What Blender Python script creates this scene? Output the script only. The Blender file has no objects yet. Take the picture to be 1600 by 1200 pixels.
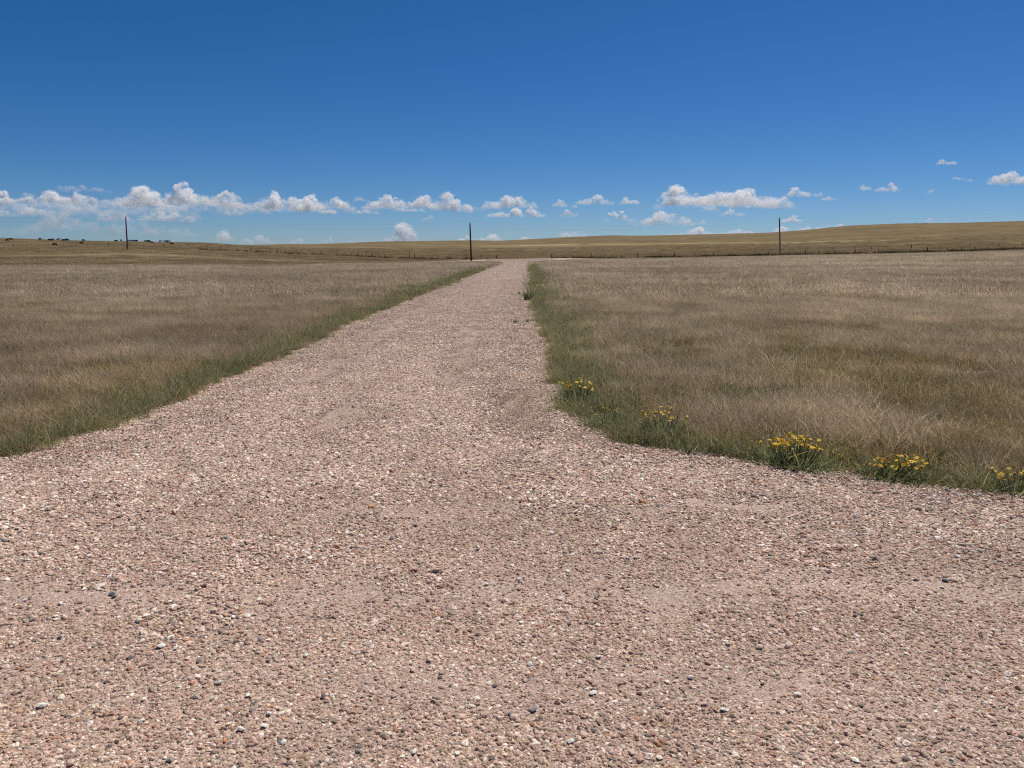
import bpy, math, random
import numpy as np
from mathutils import Vector, noise as mnoise

random.seed(7)
rng = np.random.default_rng(7)
scene = bpy.context.scene
col = scene.collection

# ------------------------------------------------------------------ camera
F_PX, CAM_H, HOR = 1202.0, 1.65, 392.0           # focal length in photo pixels, eye height, horizon row
PITCH = math.atan((600.0 - HOR) / F_PX)
cam_d = bpy.data.cameras.new('camera')
cam_d.sensor_width = 36.0
cam_d.lens = 36.0 * F_PX / 1600.0
cam_d.clip_start = 0.05
cam_d.clip_end = 400000.0
cam = bpy.data.objects.new('camera', cam_d)
cam.location = (0, 0, CAM_H)
cam.rotation_euler = (math.pi / 2 - PITCH, 0, 0)
col.objects.link(cam)
scene.camera = cam

# ------------------------------------------------------------------ sky and sun
SUN_AZ, SUN_EL = math.radians(35), math.radians(58)     # azimuth clockwise from +Y (ahead)
world = bpy.data.worlds.new('World')
scene.world = world
world.use_nodes = True
wn = world.node_tree
wn.nodes.clear()
sky = wn.nodes.new('ShaderNodeTexSky')
sky.sky_type = 'NISHITA'
sky.sun_disc = False
sky.sun_elevation = SUN_EL
sky.sun_rotation = SUN_AZ
sky.altitude = 1900.0
sky.air_density = 0.85
sky.dust_density = 1.2
sky.ozone_density = 10.0
gam = wn.nodes.new('ShaderNodeGamma'); gam.inputs[1].default_value = 1.0
hsv = wn.nodes.new('ShaderNodeHueSaturation')
hsv.inputs['Saturation'].default_value = 1.19
bg = wn.nodes.new('ShaderNodeBackground')
bg.inputs['Strength'].default_value = 0.0715
wo = wn.nodes.new('ShaderNodeOutputWorld')
wn.links.new(sky.outputs[0], hsv.inputs['Color'])
wn.links.new(hsv.outputs[0], gam.inputs[0])
wn.links.new(gam.outputs[0], bg.inputs['Color'])
wn.links.new(bg.outputs[0], wo.inputs['Surface'])

sun_d = bpy.data.lights.new('sun', 'SUN')
sun_d.energy = 4.8
sun_d.angle = math.radians(0.5)
sun_d.color = (1.0, 0.955, 0.89)
sun = bpy.data.objects.new('sun', sun_d)
to_sun = Vector((math.sin(SUN_AZ) * math.cos(SUN_EL), math.cos(SUN_AZ) * math.cos(SUN_EL), math.sin(SUN_EL)))
sun.rotation_euler = to_sun.to_track_quat('Z', 'Y').to_euler()
sun.location = (0, 0, 60)
col.objects.link(sun)

vs = scene.view_settings
vs.view_transform = 'Standard'
vs.look = 'None'
vs.exposure = 0.0
vs.gamma = 1.0
vs.use_curve_mapping = False
scene.render.engine = 'CYCLES'
cy = scene.cycles
cy.use_denoising = False
cy.denoiser = 'OPENIMAGEDENOISE'
cy.denoising_input_passes = 'RGB_ALBEDO_NORMAL'
cy.denoising_prefilter = 'NONE'
cy.filter_width = 1.15
cy.max_bounces = 24
cy.diffuse_bounces = 3
cy.glossy_bounces = 2
cy.transmission_bounces = 4
cy.transparent_max_bounces = 16
cy.volume_bounces = 20
cy.use_adaptive_sampling = False

# ------------------------------------------------------------------ helpers
def tag(o, label=None, cat=None, group=None, kind=None):
    if label: o['label'] = label
    if cat: o['category'] = cat
    if group: o['group'] = group
    if kind: o['kind'] = kind
    return o

def mesh_obj(name, me, mat=None, parent=None, link=True):
    o = bpy.data.objects.new(name, me)
    if mat is not None and len(me.materials) == 0: me.materials.append(mat)
    if parent is not None: o.parent = parent
    if link: col.objects.link(o)
    return o

def np_mesh(name, verts, faces, colors=None, smooth=False):
    """verts (n,3); faces (m,k) array with k = 3 or 4; colors (n,3) linear colours per vertex."""
    verts = np.asarray(verts, np.float32); faces = np.asarray(faces, np.int32)
    me = bpy.data.meshes.new(name)
    me.vertices.add(len(verts)); me.vertices.foreach_set('co', verts.ravel())
    m, k = faces.shape
    me.loops.add(m * k); me.loops.foreach_set('vertex_index', faces.ravel())
    me.polygons.add(m)
    me.polygons.foreach_set('loop_start', np.arange(0, m * k, k, dtype=np.int32))
    me.polygons.foreach_set('loop_total', np.full(m, k, np.int32))
    me.polygons.foreach_set('use_smooth', np.full(m, smooth, bool))
    if colors is not None:
        a = me.attributes.new('col', 'FLOAT_COLOR', 'POINT')
        c4 = np.ones((len(verts), 4), np.float32); c4[:, :3] = colors
        a.data.foreach_set('color', c4.ravel())
    me.update(calc_edges=True); me.validate()
    return me

def empty(name, loc, rz=0.0):
    o = bpy.data.objects.new(name, None)
    o.location = loc; o.rotation_euler = (0, 0, rz); o.empty_display_size = 0.2
    col.objects.link(o)
    return o

def tube(pts, radii, n=8, cap=True):
    """one closed tapered tube along pts -> verts, quads, (caps as quads fans with degenerate-free tris turned to quads)"""
    pts = [Vector(p) for p in pts]
    V, Fq = [], []
    up = Vector((0, 0, 1))
    for i, p in enumerate(pts):
        d = (pts[min(i + 1, len(pts) - 1)] - pts[max(i - 1, 0)]).normalized()
        a = d.cross(up) if abs(d.dot(up)) < 0.95 else d.cross(Vector((0, 1, 0)))
        a.normalize(); b = a.cross(d)
        for k in range(n):
            t = 2 * math.pi * k / n
            V.append(p + (a * math.cos(t) + b * math.sin(t)) * radii[i])
    for i in range(len(pts) - 1):
        for k in range(n):
            Fq.append((i * n + k, i * n + (k + 1) % n, (i + 1) * n + (k + 1) % n, (i + 1) * n + k))
    if cap:
        V += [pts[0].copy(), pts[-1].copy()]
        c0, c1 = len(V) - 2, len(V) - 1
        o = (len(pts) - 1) * n
        tri = [(c0, (k + 1) % n, k) for k in range(n)] + [(c1, o + k, o + (k + 1) % n) for k in range(n)]
    else:
        tri = []
    return V, Fq, tri

def tube_mesh(name, parts, smooth=True):
    """parts: list of (pts, radii, n)"""
    V, Fc = [], []
    for pts, radii, n in parts:
        v, q, t = tube(pts, radii, n)
        b = len(V); V += v
        Fc += [tuple(b + i for i in f) for f in q] + [tuple(b + i for i in f) for f in t]
    me = bpy.data.meshes.new(name)
    me.from_pydata([tuple(v) for v in V], [], Fc)
    for p in me.polygons: p.use_smooth = smooth and len(p.vertices) == 4
    me.update()
    return me

# ------------------------------------------------------------------ materials
def new_mat(name):
    m = bpy.data.materials.new(name); m.use_nodes = True
    nt = m.node_tree
    return m, nt, nt.nodes, nt.links, nt.nodes['Principled BSDF']

def N(nodes, t, **kw):
    n = nodes.new(t)
    for k, v in kw.items(): setattr(n, k, v)
    return n

def ramp(nodes, stops, interp='LINEAR'):
    r = nodes.new('ShaderNodeValToRGB'); e = r.color_ramp.elements
    r.color_ramp.interpolation = interp
    while len(e) < len(stops): e.new(0.5)
    for i, (p, c) in enumerate(stops):
        e[i].position = p; e[i].color = (c[0], c[1], c[2], 1)
    return r

def mat_attr(name, rough=0.85, transl=0.0, noise_scale=None, noise_amt=0.25, spec=0.3, loc_noise=None):
    """colour from the vertex attribute 'col', varied by noise"""
    m, nt, nd, lk, b = new_mat(name)
    at = N(nd, 'ShaderNodeAttribute', attribute_name='col')
    out = at.outputs['Color']
    if noise_scale:
        tc = N(nd, 'ShaderNodeTexCoord')
        nz = N(nd, 'ShaderNodeTexNoise'); nz.inputs['Scale'].default_value = noise_scale; nz.inputs['Detail'].default_value = 3
        lk.new(tc.outputs['Object'], nz.inputs['Vector'])
        mr = N(nd, 'ShaderNodeMapRange'); mr.inputs[1].default_value = 0.3; mr.inputs[2].default_value = 0.7
        mr.inputs[3].default_value = 1 - noise_amt; mr.inputs[4].default_value = 1 + noise_amt
        lk.new(nz.outputs[0], mr.inputs[0])
        mx = N(nd, 'ShaderNodeVectorMath', operation='SCALE')
        lk.new(out, mx.inputs[0]); lk.new(mr.outputs[0], mx.inputs['Scale']); out = mx.outputs[0]
    # each scattered piece differs a little in tone
    oi = N(nd, 'ShaderNodeObjectInfo')
    mr2 = N(nd, 'ShaderNodeMapRange'); mr2.inputs[3].default_value = 0.84; mr2.inputs[4].default_value = 1.14
    lk.new(oi.outputs['Random'], mr2.inputs[0])
    mx2 = N(nd, 'ShaderNodeVectorMath', operation='SCALE')
    lk.new(out, mx2.inputs[0]); lk.new(mr2.outputs[0], mx2.inputs['Scale']); out = mx2.outputs[0]
    if loc_noise:
        for sc_, lo_c, hi_c in loc_noise:
            n2 = N(nd, 'ShaderNodeTexNoise'); n2.inputs['Scale'].default_value = sc_; n2.inputs['Detail'].default_value = 4
            lk.new(oi.outputs['Location'], n2.inputs['Vector'])
            rp = ramp(nd, [(0.36, lo_c), (0.64, hi_c)])
            lk.new(n2.outputs[0], rp.inputs[0])
            mm = N(nd, 'ShaderNodeVectorMath', operation='MULTIPLY')
            lk.new(out, mm.inputs[0]); lk.new(rp.outputs[0], mm.inputs[1]); out = mm.outputs[0]
    lk.new(out, b.inputs['Base Color'])
    b.inputs['Roughness'].default_value = rough
    b.inputs['Specular IOR Level'].default_value = spec
    if transl > 0:
        tr = N(nd, 'ShaderNodeBsdfTranslucent'); lk.new(out, tr.inputs['Color'])
        ms = N(nd, 'ShaderNodeMixShader'); ms.inputs[0].default_value = transl
        lk.new(b.outputs[0], ms.inputs[1]); lk.new(tr.outputs[0], ms.inputs[2])
        lk.new(ms.outputs[0], nd['Material Output'].inputs['Surface'])
    return m

def mat_plain(name, c, rough=0.8, var=0.2, scale=8.0, bump=0.0, metallic=0.0, stretch=None):
    m, nt, nd, lk, b = new_mat(name)
    tc = N(nd, 'ShaderNodeTexCoord')
    mp = N(nd, 'ShaderNodeMapping')
    if stretch: mp.inputs['Scale'].default_value = stretch
    nz = N(nd, 'ShaderNodeTexNoise'); nz.inputs['Scale'].default_value = scale; nz.inputs['Detail'].default_value = 5
    lk.new(tc.outputs['Object'], mp.inputs[0]); lk.new(mp.outputs[0], nz.inputs['Vector'])
    rp = ramp(nd, [(0.3, [x * (1 - var) for x in c]), (0.7, [min(1, x * (1 + var)) for x in c])])
    lk.new(nz.outputs[0], rp.inputs[0]); lk.new(rp.outputs[0], b.inputs['Base Color'])
    if 'hide' in name: b.inputs['Specular IOR Level'].default_value = 0.05
    b.inputs['Roughness'].default_value = rough; b.inputs['Metallic'].default_value = metallic
    b.inputs['Specular IOR Level'].default_value = 0.02 if 'hide' in name else 0.3
    if bump:
        bp = N(nd, 'ShaderNodeBump'); bp.inputs['Strength'].default_value = bump; bp.inputs['Distance'].default_value = 0.02
        lk.new(nz.outputs[0], bp.inputs['Height']); lk.new(bp.outputs[0], b.inputs['Normal'])
    return m

# ------------------------------------------------------------------ terrain function
cp, sp = math.cos(PITCH), math.sin(PITCH)
def ray(u, v):
    """photo pixel -> direction (x, y, z) with y forward"""
    a, b_ = (u - 800.0), (600.0 - v)
    return np.array([a, F_PX * cp + b_ * sp, -F_PX * sp + b_ * cp])

# columns of the land: photo column -> (forward metres, photo row of the ground there); the last one is the skyline
COLS = {
    0:    [(60, 430), (130, 417), (180, 406), (240, 394), (330, 383), (480, 372.0)],
    120:  [(60, 430), (132, 417), (180, 405.5), (240, 392), (330, 384), (480, 376.2)],
    200:  [(60, 430), (135, 416.5), (180, 405), (236, 390), (350, 383), (490, 377.6)],
    320:  [(60, 430), (145, 415.5), (240, 397), (350, 388), (540, 379.4)],
    450:  [(60, 430), (165, 414), (300, 398), (600, 387), (850, 381.4)],
    600:  [(60, 429), (185, 411.5), (300, 402), (700, 386), (1100, 377.3)],
    680:  [(60, 428.5), (192, 410), (300, 402.5), (700, 386), (1150, 376.3)],
    740:  [(60, 428), (195, 409), (300, 402), (700, 386), (1200, 375.4)],
    780:  [(60, 428), (197, 408), (300, 402), (700, 385.5), (1250, 376.3)],
    840:  [(60, 428), (200, 406.6), (310, 401.5), (700, 385), (1300, 373.2)],
    880:  [(60, 428), (201, 406), (310, 401), (700, 384), (1300, 370.8)],
    955:  [(60, 428), (202, 405.4), (310, 400), (700, 383), (1350, 367.6)],
    1000: [(60, 428), (203, 405), (310, 399.5), (700, 382.5), (1350, 368.4)],
    1100: [(60, 428), (204, 403.3), (310, 397), (700, 380), (1400, 366.2)],
    1200: [(60, 427.5), (205, 401.3), (310, 394.5), (700, 377), (1400, 363.6)],
    1260: [(60, 427.5), (205, 400.0), (310, 393.5), (700, 374), (1400, 359.0)],
    1320: [(60, 427.5), (205, 399.2), (310, 392), (700, 370), (1400, 352.6)],
    1400: [(60, 427), (205, 397.4), (310, 390), (700, 367), (1450, 349.3)],
    1500: [(60, 427), (205, 395.2), (310, 387), (700, 364), (1450, 348.0)],
    1600: [(60, 427), (205, 392.6), (310, 384.5), (700, 361), (1450, 345.3)],
}
def pchip(xk, yk, x):
    xk = np.asarray(xk, float); yk = np.asarray(yk, float)
    h = np.diff(xk); dl = np.diff(yk) / h
    m = np.zeros(len(xk))
    for i in range(1, len(xk) - 1):
        if dl[i - 1] * dl[i] > 0:
            w1, w2 = 2 * h[i] + h[i - 1], h[i] + 2 * h[i - 1]
            m[i] = (w1 + w2) / (w1 / dl[i - 1] + w2 / dl[i])
    m[0] = 0; m[-1] = dl[-1]
    k = np.clip(np.searchsorted(xk, x) - 1, 0, len(h) - 1)
    t = (x - xk[k]) / h[k]
    return ((1 + 2 * t) * (1 - t) ** 2 * yk[k] + t * (1 - t) ** 2 * h[k] * m[k] + t * t * (3 - 2 * t) * yk[k + 1] + t * t * (t - 1) * h[k] * m[k + 1])

LD = np.linspace(math.log(10), math.log(20000), 700)
TK, ZT = [], []
for u, rows in COLS.items():
    ds, zs = [10.0, 18.0], [0.0, 0.0]
    for d, v in rows:
        r = ray(u, v)
        ds.append(d); zs.append(CAM_H + r[2] / r[1] * d)
    dl_, zl = ds[-1], zs[-1]
    slope = (zl - CAM_H) / dl_
    ds += [dl_ * 1.25, dl_ * 2.2, 20000.0]
    zs += [zl + (slope - 0.008) * dl_ * 0.25 , zl - 0.012 * dl_, zl - 0.02 * dl_ - 40]
    TK.append((u - 800.0) / 1220.0)
    ZT.append(pchip(np.log(ds), zs, LD))
TK = np.array(TK); ZT = np.array(ZT)

def ground_z(x, y):
    x = np.asarray(x, float); y = np.asarray(y, float)
    shape = x.shape
    x = np.atleast_1d(x).ravel(); y = np.atleast_1d(y).ravel()
    r = np.hypot(x, y); a = np.arctan2(x, y)
    amax = math.atan(TK[-1]); 
    def ev(aa):
        ac = np.clip(aa, -amax, amax)
        t = np.tan(ac); d = np.maximum(r * np.cos(ac), 10.0)
        fi = np.clip((np.log(d) - LD[0]) / (LD[1] - LD[0]), 0, len(LD) - 1.001)
        i = fi.astype(int); fi = fi - i
        c = np.clip(np.searchsorted(TK, t) - 1, 0, len(TK) - 2)
        ft = np.clip((t - TK[c]) / (TK[c + 1] - TK[c]), 0, 1)
        z0 = ZT[c, i] * (1 - fi) + ZT[c, i + 1] * fi
        z1 = ZT[c + 1, i] * (1 - fi) + ZT[c + 1, i + 1] * fi
        return z0 * (1 - ft) + z1 * ft
    z = ev(a)
    w = np.clip((np.abs(a) - 1.6) / (math.pi - 1.6), 0, 1)
    z = z * (1 - w) + 0.5 * (ev(np.full_like(a, amax)) + ev(np.full_like(a, -amax))) * w
    return z.reshape(shape)

def hit(u, v, lift=0.0):
    """where the sight line through a photo pixel meets the land"""
    r = ray(u, v); r = r / r[1]
    d = np.exp(np.linspace(math.log(1.5), math.log(6000), 6000))
    below = CAM_H + r[2] * d - lift <= ground_z(r[0] * d, d)
    if not below.any():                       # sight line clears the ridge: take the ridge
        gap = (CAM_H + r[2] * d - ground_z(r[0] * d, d)) / d
        k = int(np.argmin(np.where(d > 150, gap, 9)))
    else:
        k = int(np.argmax(below))
    return np.array([r[0] * d[k], d[k], float(ground_z(r[0] * d[k], d[k]))])

# ------------------------------------------------------------------ outline of the gravel
LEFT_PX = [(0, 722), (60, 704), (100, 691), (200, 656), (290, 619), (345, 596), (400, 572), (470, 545), (545, 505), (600, 484), (650, 463), (700, 443), (745, 425), (783, 410.5)]
RIGHT_PX = [(1600, 783), (1500, 768), (1400, 753), (1300, 741), (1200, 728), (1100, 714), (1010, 700), (950, 683), (912, 657), (888, 628), (876, 605), (868, 575), (865, 540), (856, 525), (843, 500), (835, 482), (834, 468), (832, 455), (838, 439), (834, 427), (830, 411)]
LW = np.array([hit(*p)[:2] for p in LEFT_PX]); RW = np.array([hit(*p)[:2] for p in RIGHT_PX])
Y_END = 201.0
LY = np.concatenate([[-40, 1.2, 2.4, 3.8, 5.0], LW[:, 1], [LW[-1, 1] + 12, 203]])
LX = np.concatenate([[-26, -26, -13, -7.6, -5.2], LW[:, 0], [LW[-1, 0] - 1.5, LW[-1, 0] - 10]])
RY = np.concatenate([[-40, 2.2, 3.2, 4.1], RW[:, 1], [RW[-1, 1] + 12, 203]])
RX = np.concatenate([[28, 28, 14, 7.2], RW[:, 0], [RW[-1, 0] + 2.0, RW[-1, 0] + 14]])
o_ = np.argsort(LY); LY, LX = LY[o_], LX[o_]
o_ = np.argsort(RY); RY, RX = RY[o_], RX[o_]
def wob(y, s):
    return 0.035 * np.sin(y * 1.7 + s) + 0.03 * np.sin(y * 4.3 + 2 * s) + 0.03 * np.sin(y * 9.7 + s * 3)
def edge_l(y): return np.interp(y, LY, LX) + wob(np.asarray(y, float), 1.0)
def edge_r(y): return np.interp(y, RY, RX) + wob(np.asarray(y, float), 4.0)
ROAD_Y0, ROAD_Y1 = 202.0, 209.0
def cross_shift(x): return 0.00012 * (x - 5) ** 2          # the county road bends gently
def on_gravel(x, y, m=0.0):
    """inside the drive, the apron or the far road, grown by m metres"""
    a = (x > edge_l(y) - m) & (x < edge_r(y) + m) & (y < 203)
    s = cross_shift(x)
    return a | ((y > ROAD_Y0 + s - m) & (y < ROAD_Y1 + s + m))

def fbm(x, y, s, seed=0):
    out = np.empty(len(x))
    for i, (a, b_) in enumerate(zip(x, y)):
        out[i] = mnoise.fractal(Vector((a * s + seed * 17.3, b_ * s - seed * 9.1, seed)), 1.0, 2.0, 3)
    return out

# ------------------------------------------------------------------ ground sheet
def build_ground():
    ang = np.concatenate([np.linspace(-math.pi, -0.9, 40, endpoint=False), np.linspace(-0.9, 0.9, 260, endpoint=False), np.linspace(0.9, math.pi, 40, endpoint=False)])
    rad = np.concatenate([[1.0, 3, 6, 9], np.exp(np.linspace(math.log(12), math.log(19000), 230))])
    A, R = np.meshgrid(ang, rad)
    X, Y = (R * np.sin(A)).ravel(), (R * np.cos(A)).ravel()
    Z = ground_z(X, Y)
    n = len(ang); V = np.column_stack([X, Y, Z])
    V = np.vstack([V, [[0, 0, 0]]])
    F_ = []
    for i in range(len(rad) - 1):
        k = np.arange(n); k2 = (k + 1) % n
        F_.append(np.column_stack([i * n + k, (i + 1) * n + k, (i + 1) * n + k2, i * n + k2]))
    F_ = np.vstack(F_)
    # pale cured-grass streak and olive ground of the far hills, as tints of the ground itself
    d, t = Y, np.where(Y > 1, X / np.maximum(Y, 1), 9)
    c = np.ones((len(V), 3)) * np.array([0.0, 0.0, 0.0])
    hills = np.clip((np.hypot(X, Y) - 190) / 40, 0, 1)
    left = np.clip((-0.27 - t) / 0.1, 0, 1) * np.clip((np.hypot(X, Y) - 128) / 10, 0, 1)
    hills = np.maximum(hills, left)
    uu = 800 + 1220 * t
    cen = np.interp(uu, [700, 880, 1100, 1250, 1400], [730, 760, 700, 560, 500])
    st = np.exp(-((d - cen) / (0.045 * cen)) ** 2) * np.clip((uu - 690) / 120, 0, 1) * np.clip((1480 - uu) / 200, 0, 1)
    c[:-1, 0] = hills; c[:-1, 1] = st
    me = np_mesh('ground', V, F_, c, smooth=True)
    m, nt, nd, lk, b = new_mat('prairie_ground')
    at = N(nd, 'ShaderNodeAttribute', attribute_name='col')
    sep = N(nd, 'ShaderNodeSeparateColor'); lk.new(at.outputs['Color'], sep.inputs[0])
    geo = N(nd, 'ShaderNodeNewGeometry')
    def nz(scale, detail=6, rough=0.6):
        n_ = N(nd, 'ShaderNodeTexNoise'); n_.inputs['Scale'].default_value = scale; n_.inputs['Detail'].default_value = detail; n_.inputs['Roughness'].default_value = rough
        lk.new(geo.outputs['Position'], n_.inputs['Vector']); return n_.outputs[0]
    soil = ramp(nd, [(0.3, (0.12, 0.092, 0.058)), (0.5, (0.20, 0.155, 0.10)), (0.72, (0.31, 0.25, 0.17))])
    lk.new(nz(1.7, 8), soil.inputs[0])
    hl = ramp(nd, [(0.38, (0.115, 0.084, 0.046)), (0.46, (0.155, 0.115, 0.064)), (0.53, (0.185, 0.142, 0.08)), (0.62, (0.25, 0.195, 0.12))])
    n_big, n_mid, n_fine = nz(0.012, 5), nz(0.06, 6), nz(0.6, 4, 0.7)
    a1 = N(nd, 'ShaderNodeMath', operation='MULTIPLY_ADD'); a1.inputs[1].default_value = 0.45
    lk.new(n_mid, a1.inputs[0])
    a0 = N(nd, 'ShaderNodeMath', operation='MULTIPLY'); a0.inputs[1].default_value = 0.3; lk.new(n_big, a0.inputs[0])
    lk.new(a0.outputs[0], a1.inputs[2])
    a2 = N(nd, 'ShaderNodeMath', operation='MULTIPLY_ADD'); a2.inputs[1].default_value = 0.25
    lk.new(n_fine, a2.inputs[0]); lk.new(a1.outputs[0], a2.inputs[2])
    lk.new(a2.outputs[0], hl.inputs[0])
    mx = N(nd, 'ShaderNodeMix', data_type='RGBA'); lk.new(sep.outputs[0], mx.inputs[0]); lk.new(soil.outputs[0], mx.inputs[6]); lk.new(hl.outputs[0], mx.inputs[7])
    mx2 = N(nd, 'ShaderNodeMix', data_type='RGBA')
    sm = N(nd, 'ShaderNodeMath', operation='MULTIPLY'); lk.new(sep.outputs[1], sm.inputs[0])
    sr = N(nd, 'ShaderNodeMapRange'); sr.inputs[1].default_value = 0.35; sr.inputs[2].default_value = 0.6; lk.new(n_mid, sr.inputs[0]); lk.new(sr.outputs[0], sm.inputs[1])
    lk.new(sm.outputs[0], mx2.inputs[0]); lk.new(mx.outputs[2], mx2.inputs[6]); mx2.inputs[7].default_value = (0.40, 0.325, 0.17, 1)
    lk.new(mx2.outputs[2], b.inputs['Base Color'])
    b.inputs['Roughness'].default_value = 1.0; b.inputs['Specular IOR Level'].default_value = 0.0
    bp = N(nd, 'ShaderNodeBump'); bp.inputs['Strength'].default_value = 0.7; bp.inputs['Distance'].default_value = 0.25
    lk.new(n_fine, bp.inputs['Height']); lk.new(bp.outputs[0], b.inputs['Normal'])
    o = mesh_obj('ground', me, m); tag(o, kind='structure')
    return o
build_ground()

# ------------------------------------------------------------------ gravel sheets
def gravel_ground_mat():
    m, nt, nd, lk, b = new_mat('gravel_fines')
    geo = N(nd, 'ShaderNodeNewGeometry')
    def vor(scale, feat='F1'):
        v_ = N(nd, 'ShaderNodeTexVoronoi', feature=feat); v_.inputs['Scale'].default_value = scale
        lk.new(geo.outputs['Position'], v_.inputs['Vector']); return v_
    v1 = vor(150)
    sx = N(nd, 'ShaderNodeSeparateColor'); lk.new(v1.outputs['Color'], sx.inputs[0])
    rp = ramp(nd, [(0.0, (0.23, 0.155, 0.12)), (0.25, (0.37, 0.26, 0.205)), (0.6, (0.47, 0.335, 0.268)), (0.85, (0.54, 0.40, 0.32)), (1.0, (0.68, 0.56, 0.46))])
    lk.new(sx.outputs[0], rp.inputs[0])
    n1 = N(nd, 'ShaderNodeTexNoise'); n1.inputs['Scale'].default_value = 0.9; n1.inputs['Detail'].default_value = 6
    lk.new(geo.outputs['Position'], n1.inputs['Vector'])
    mr = N(nd, 'ShaderNodeMapRange'); mr.inputs[1].default_value = 0.3; mr.inputs[2].default_value = 0.7; mr.inputs[3].default_value = 0.85; mr.inputs[4].default_value = 1.15
    lk.new(n1.outputs[0], mr.inputs[0])
    sc_ = N(nd, 'ShaderNodeVectorMath', operation='SCALE'); lk.new(rp.outputs[0], sc_.inputs[0]); lk.new(mr.outputs[0], sc_.inputs['Scale'])
    lk.new(sc_.outputs[0], b.inputs['Base Color'])
    b.inputs['Roughness'].default_value = 0.95; b.inputs['Specular IOR Level'].default_value = 0.2
    bp = N(nd, 'ShaderNodeBump'); bp.inputs['Strength'].default_value = 0.7; bp.inputs['Distance'].default_value = 0.006; bp.invert = True
    lk.new(v1.outputs['Distance'], bp.inputs['Height']); lk.new(bp.outputs[0], b.inputs['Normal'])
    return m
M_FINES = gravel_ground_mat()
def gravel_z(x, y):
    """top of the gravel: a slight crown over the land"""
    el, er = edge_l(y), edge_r(y)
    s = np.clip(np.minimum(x - el, er - x) / 1.2, 0, 1)
    return ground_z(x, y) + 0.012 + 0.05 * s * s * (3 - 2 * s) + 0.3 * np.clip((y - 172) / 30, 0, 1) ** 2

ys = np.concatenate([np.linspace(-40, 0, 10, endpoint=False), np.linspace(0, 12, 90, endpoint=False), 12 * np.exp(np.linspace(0, math.log(203 / 12), 170))])
NX = 60
tx = np.linspace(0, 1, NX)
GX = edge_l(ys)[:, None] * (1 - tx) + edge_r(ys)[:, None] * tx
GY = np.repeat(ys[:, None], NX, 1)
GZ = gravel_z(GX.ravel(), GY.ravel())
idx = np.arange(len(ys) * NX).reshape(len(ys), NX)
Fq = np.column_stack([idx[:-1, :-1].ravel(), idx[:-1, 1:].ravel(), idx[1:, 1:].ravel(), idx[1:, :-1].ravel()])
drive = mesh_obj('gravel_driveway', np_mesh('gravel_driveway', np.column_stack([GX.ravel(), GY.ravel(), GZ]), Fq, smooth=True), M_FINES)
tag(drive, kind='structure')

xs = np.linspace(-170, 190, 240)
rt = np.linspace(0, 1, 8)
CX = np.repeat(xs[:, None], 8, 1)
CY = ROAD_Y0 + cross_shift(CX) + rt[None, :] * (ROAD_Y1 - ROAD_Y0)
CZ = ground_z(CX.ravel(), CY.ravel()) + 0.05 + 0.3 * np.exp(-((CX.ravel() - 4) / 18) ** 4) + 0.05 * np.tile(np.sin(rt * math.pi), len(xs))
CZ = CZ - 0.6 * np.clip((-22 - CX.ravel()) / 8, 0, 1)
idx = np.arange(len(xs) * 8).reshape(len(xs), 8)
Fq = np.column_stack([idx[:-1, :-1].ravel(), idx[1:, :-1].ravel(), idx[1:, 1:].ravel(), idx[:-1, 1:].ravel()])
county = mesh_obj('gravel_road', np_mesh('gravel_road', np.column_stack([CX.ravel(), CY.ravel(), CZ]), Fq, smooth=True), M_FINES)
tag(county, kind='structure')

# ------------------------------------------------------------------ scattering of uncountable stuff
def instancer(name, src_objs, P, rotz, scale, pick, tilt=None):
    """one object: pieces of src_objs set on the points P"""
    coll = bpy.data.collections.new(name + '_pieces')
    for o in src_objs: coll.objects.link(o)
    me = bpy.data.meshes.new(name)
    me.vertices.add(len(P)); me.vertices.foreach_set('co', np.asarray(P, np.float32).ravel())
    rot = np.zeros((len(P), 3), np.float32); rot[:, 2] = rotz
    if tilt is not None: rot[:, :2] = tilt
    a = me.attributes.new('rot', 'FLOAT_VECTOR', 'POINT'); a.data.foreach_set('vector', rot.ravel())
    a = me.attributes.new('scl', 'FLOAT', 'POINT'); a.data.foreach_set('value', np.asarray(scale, np.float32))
    a = me.attributes.new('pick', 'INT', 'POINT'); a.data.foreach_set('value', np.asarray(pick, np.int32))
    me.update()
    o = mesh_obj(name, me)
    ng = bpy.data.node_groups.new(name + '_scatter', 'GeometryNodeTree')
    ng.interface.new_socket('Geometry', in_out='INPUT', socket_type='NodeSocketGeometry')
    ng.interface.new_socket('Geometry', in_out='OUTPUT', socket_type='NodeSocketGeometry')
    gi, go = ng.nodes.new('NodeGroupInput'), ng.nodes.new('NodeGroupOutput')
    ip = ng.nodes.new('GeometryNodeInstanceOnPoints')
    ci = ng.nodes.new('GeometryNodeCollectionInfo')
    ci.inputs['Collection'].default_value = coll
    ci.inputs['Separate Children'].default_value = True
    ci.inputs['Reset Children'].default_value = True
    def attr(n_, t):
        q = ng.nodes.new('GeometryNodeInputNamedAttribute'); q.data_type = t
        q.inputs['Name'].default_value = n_; return q.outputs[0]
    ng.links.new(gi.outputs[0], ip.inputs['Points'])
    ng.links.new(ci.outputs[0], ip.inputs['Instance'])
    ip.inputs['Pick Instance'].default_value = True
    ng.links.new(attr('pick', 'INT'), ip.inputs['Instance Index'])
    e2r = ng.nodes.new('FunctionNodeEulerToRotation')
    ng.links.new(attr('rot', 'FLOAT_VECTOR'), e2r.inputs[0])
    ng.links.new(e2r.outputs[0], ip.inputs['Rotation'])
    ng.links.new(attr('scl', 'FLOAT'), ip.inputs['Scale'])
    ng.links.new(ip.outputs[0], go.inputs[0])
    md = o.modifiers.new('scatter', 'NODES'); md.node_group = ng
    o['kind'] = 'stuff'
    return o

def src(name, me, mat):
    return mesh_obj(name, me, mat, link=False)

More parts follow.
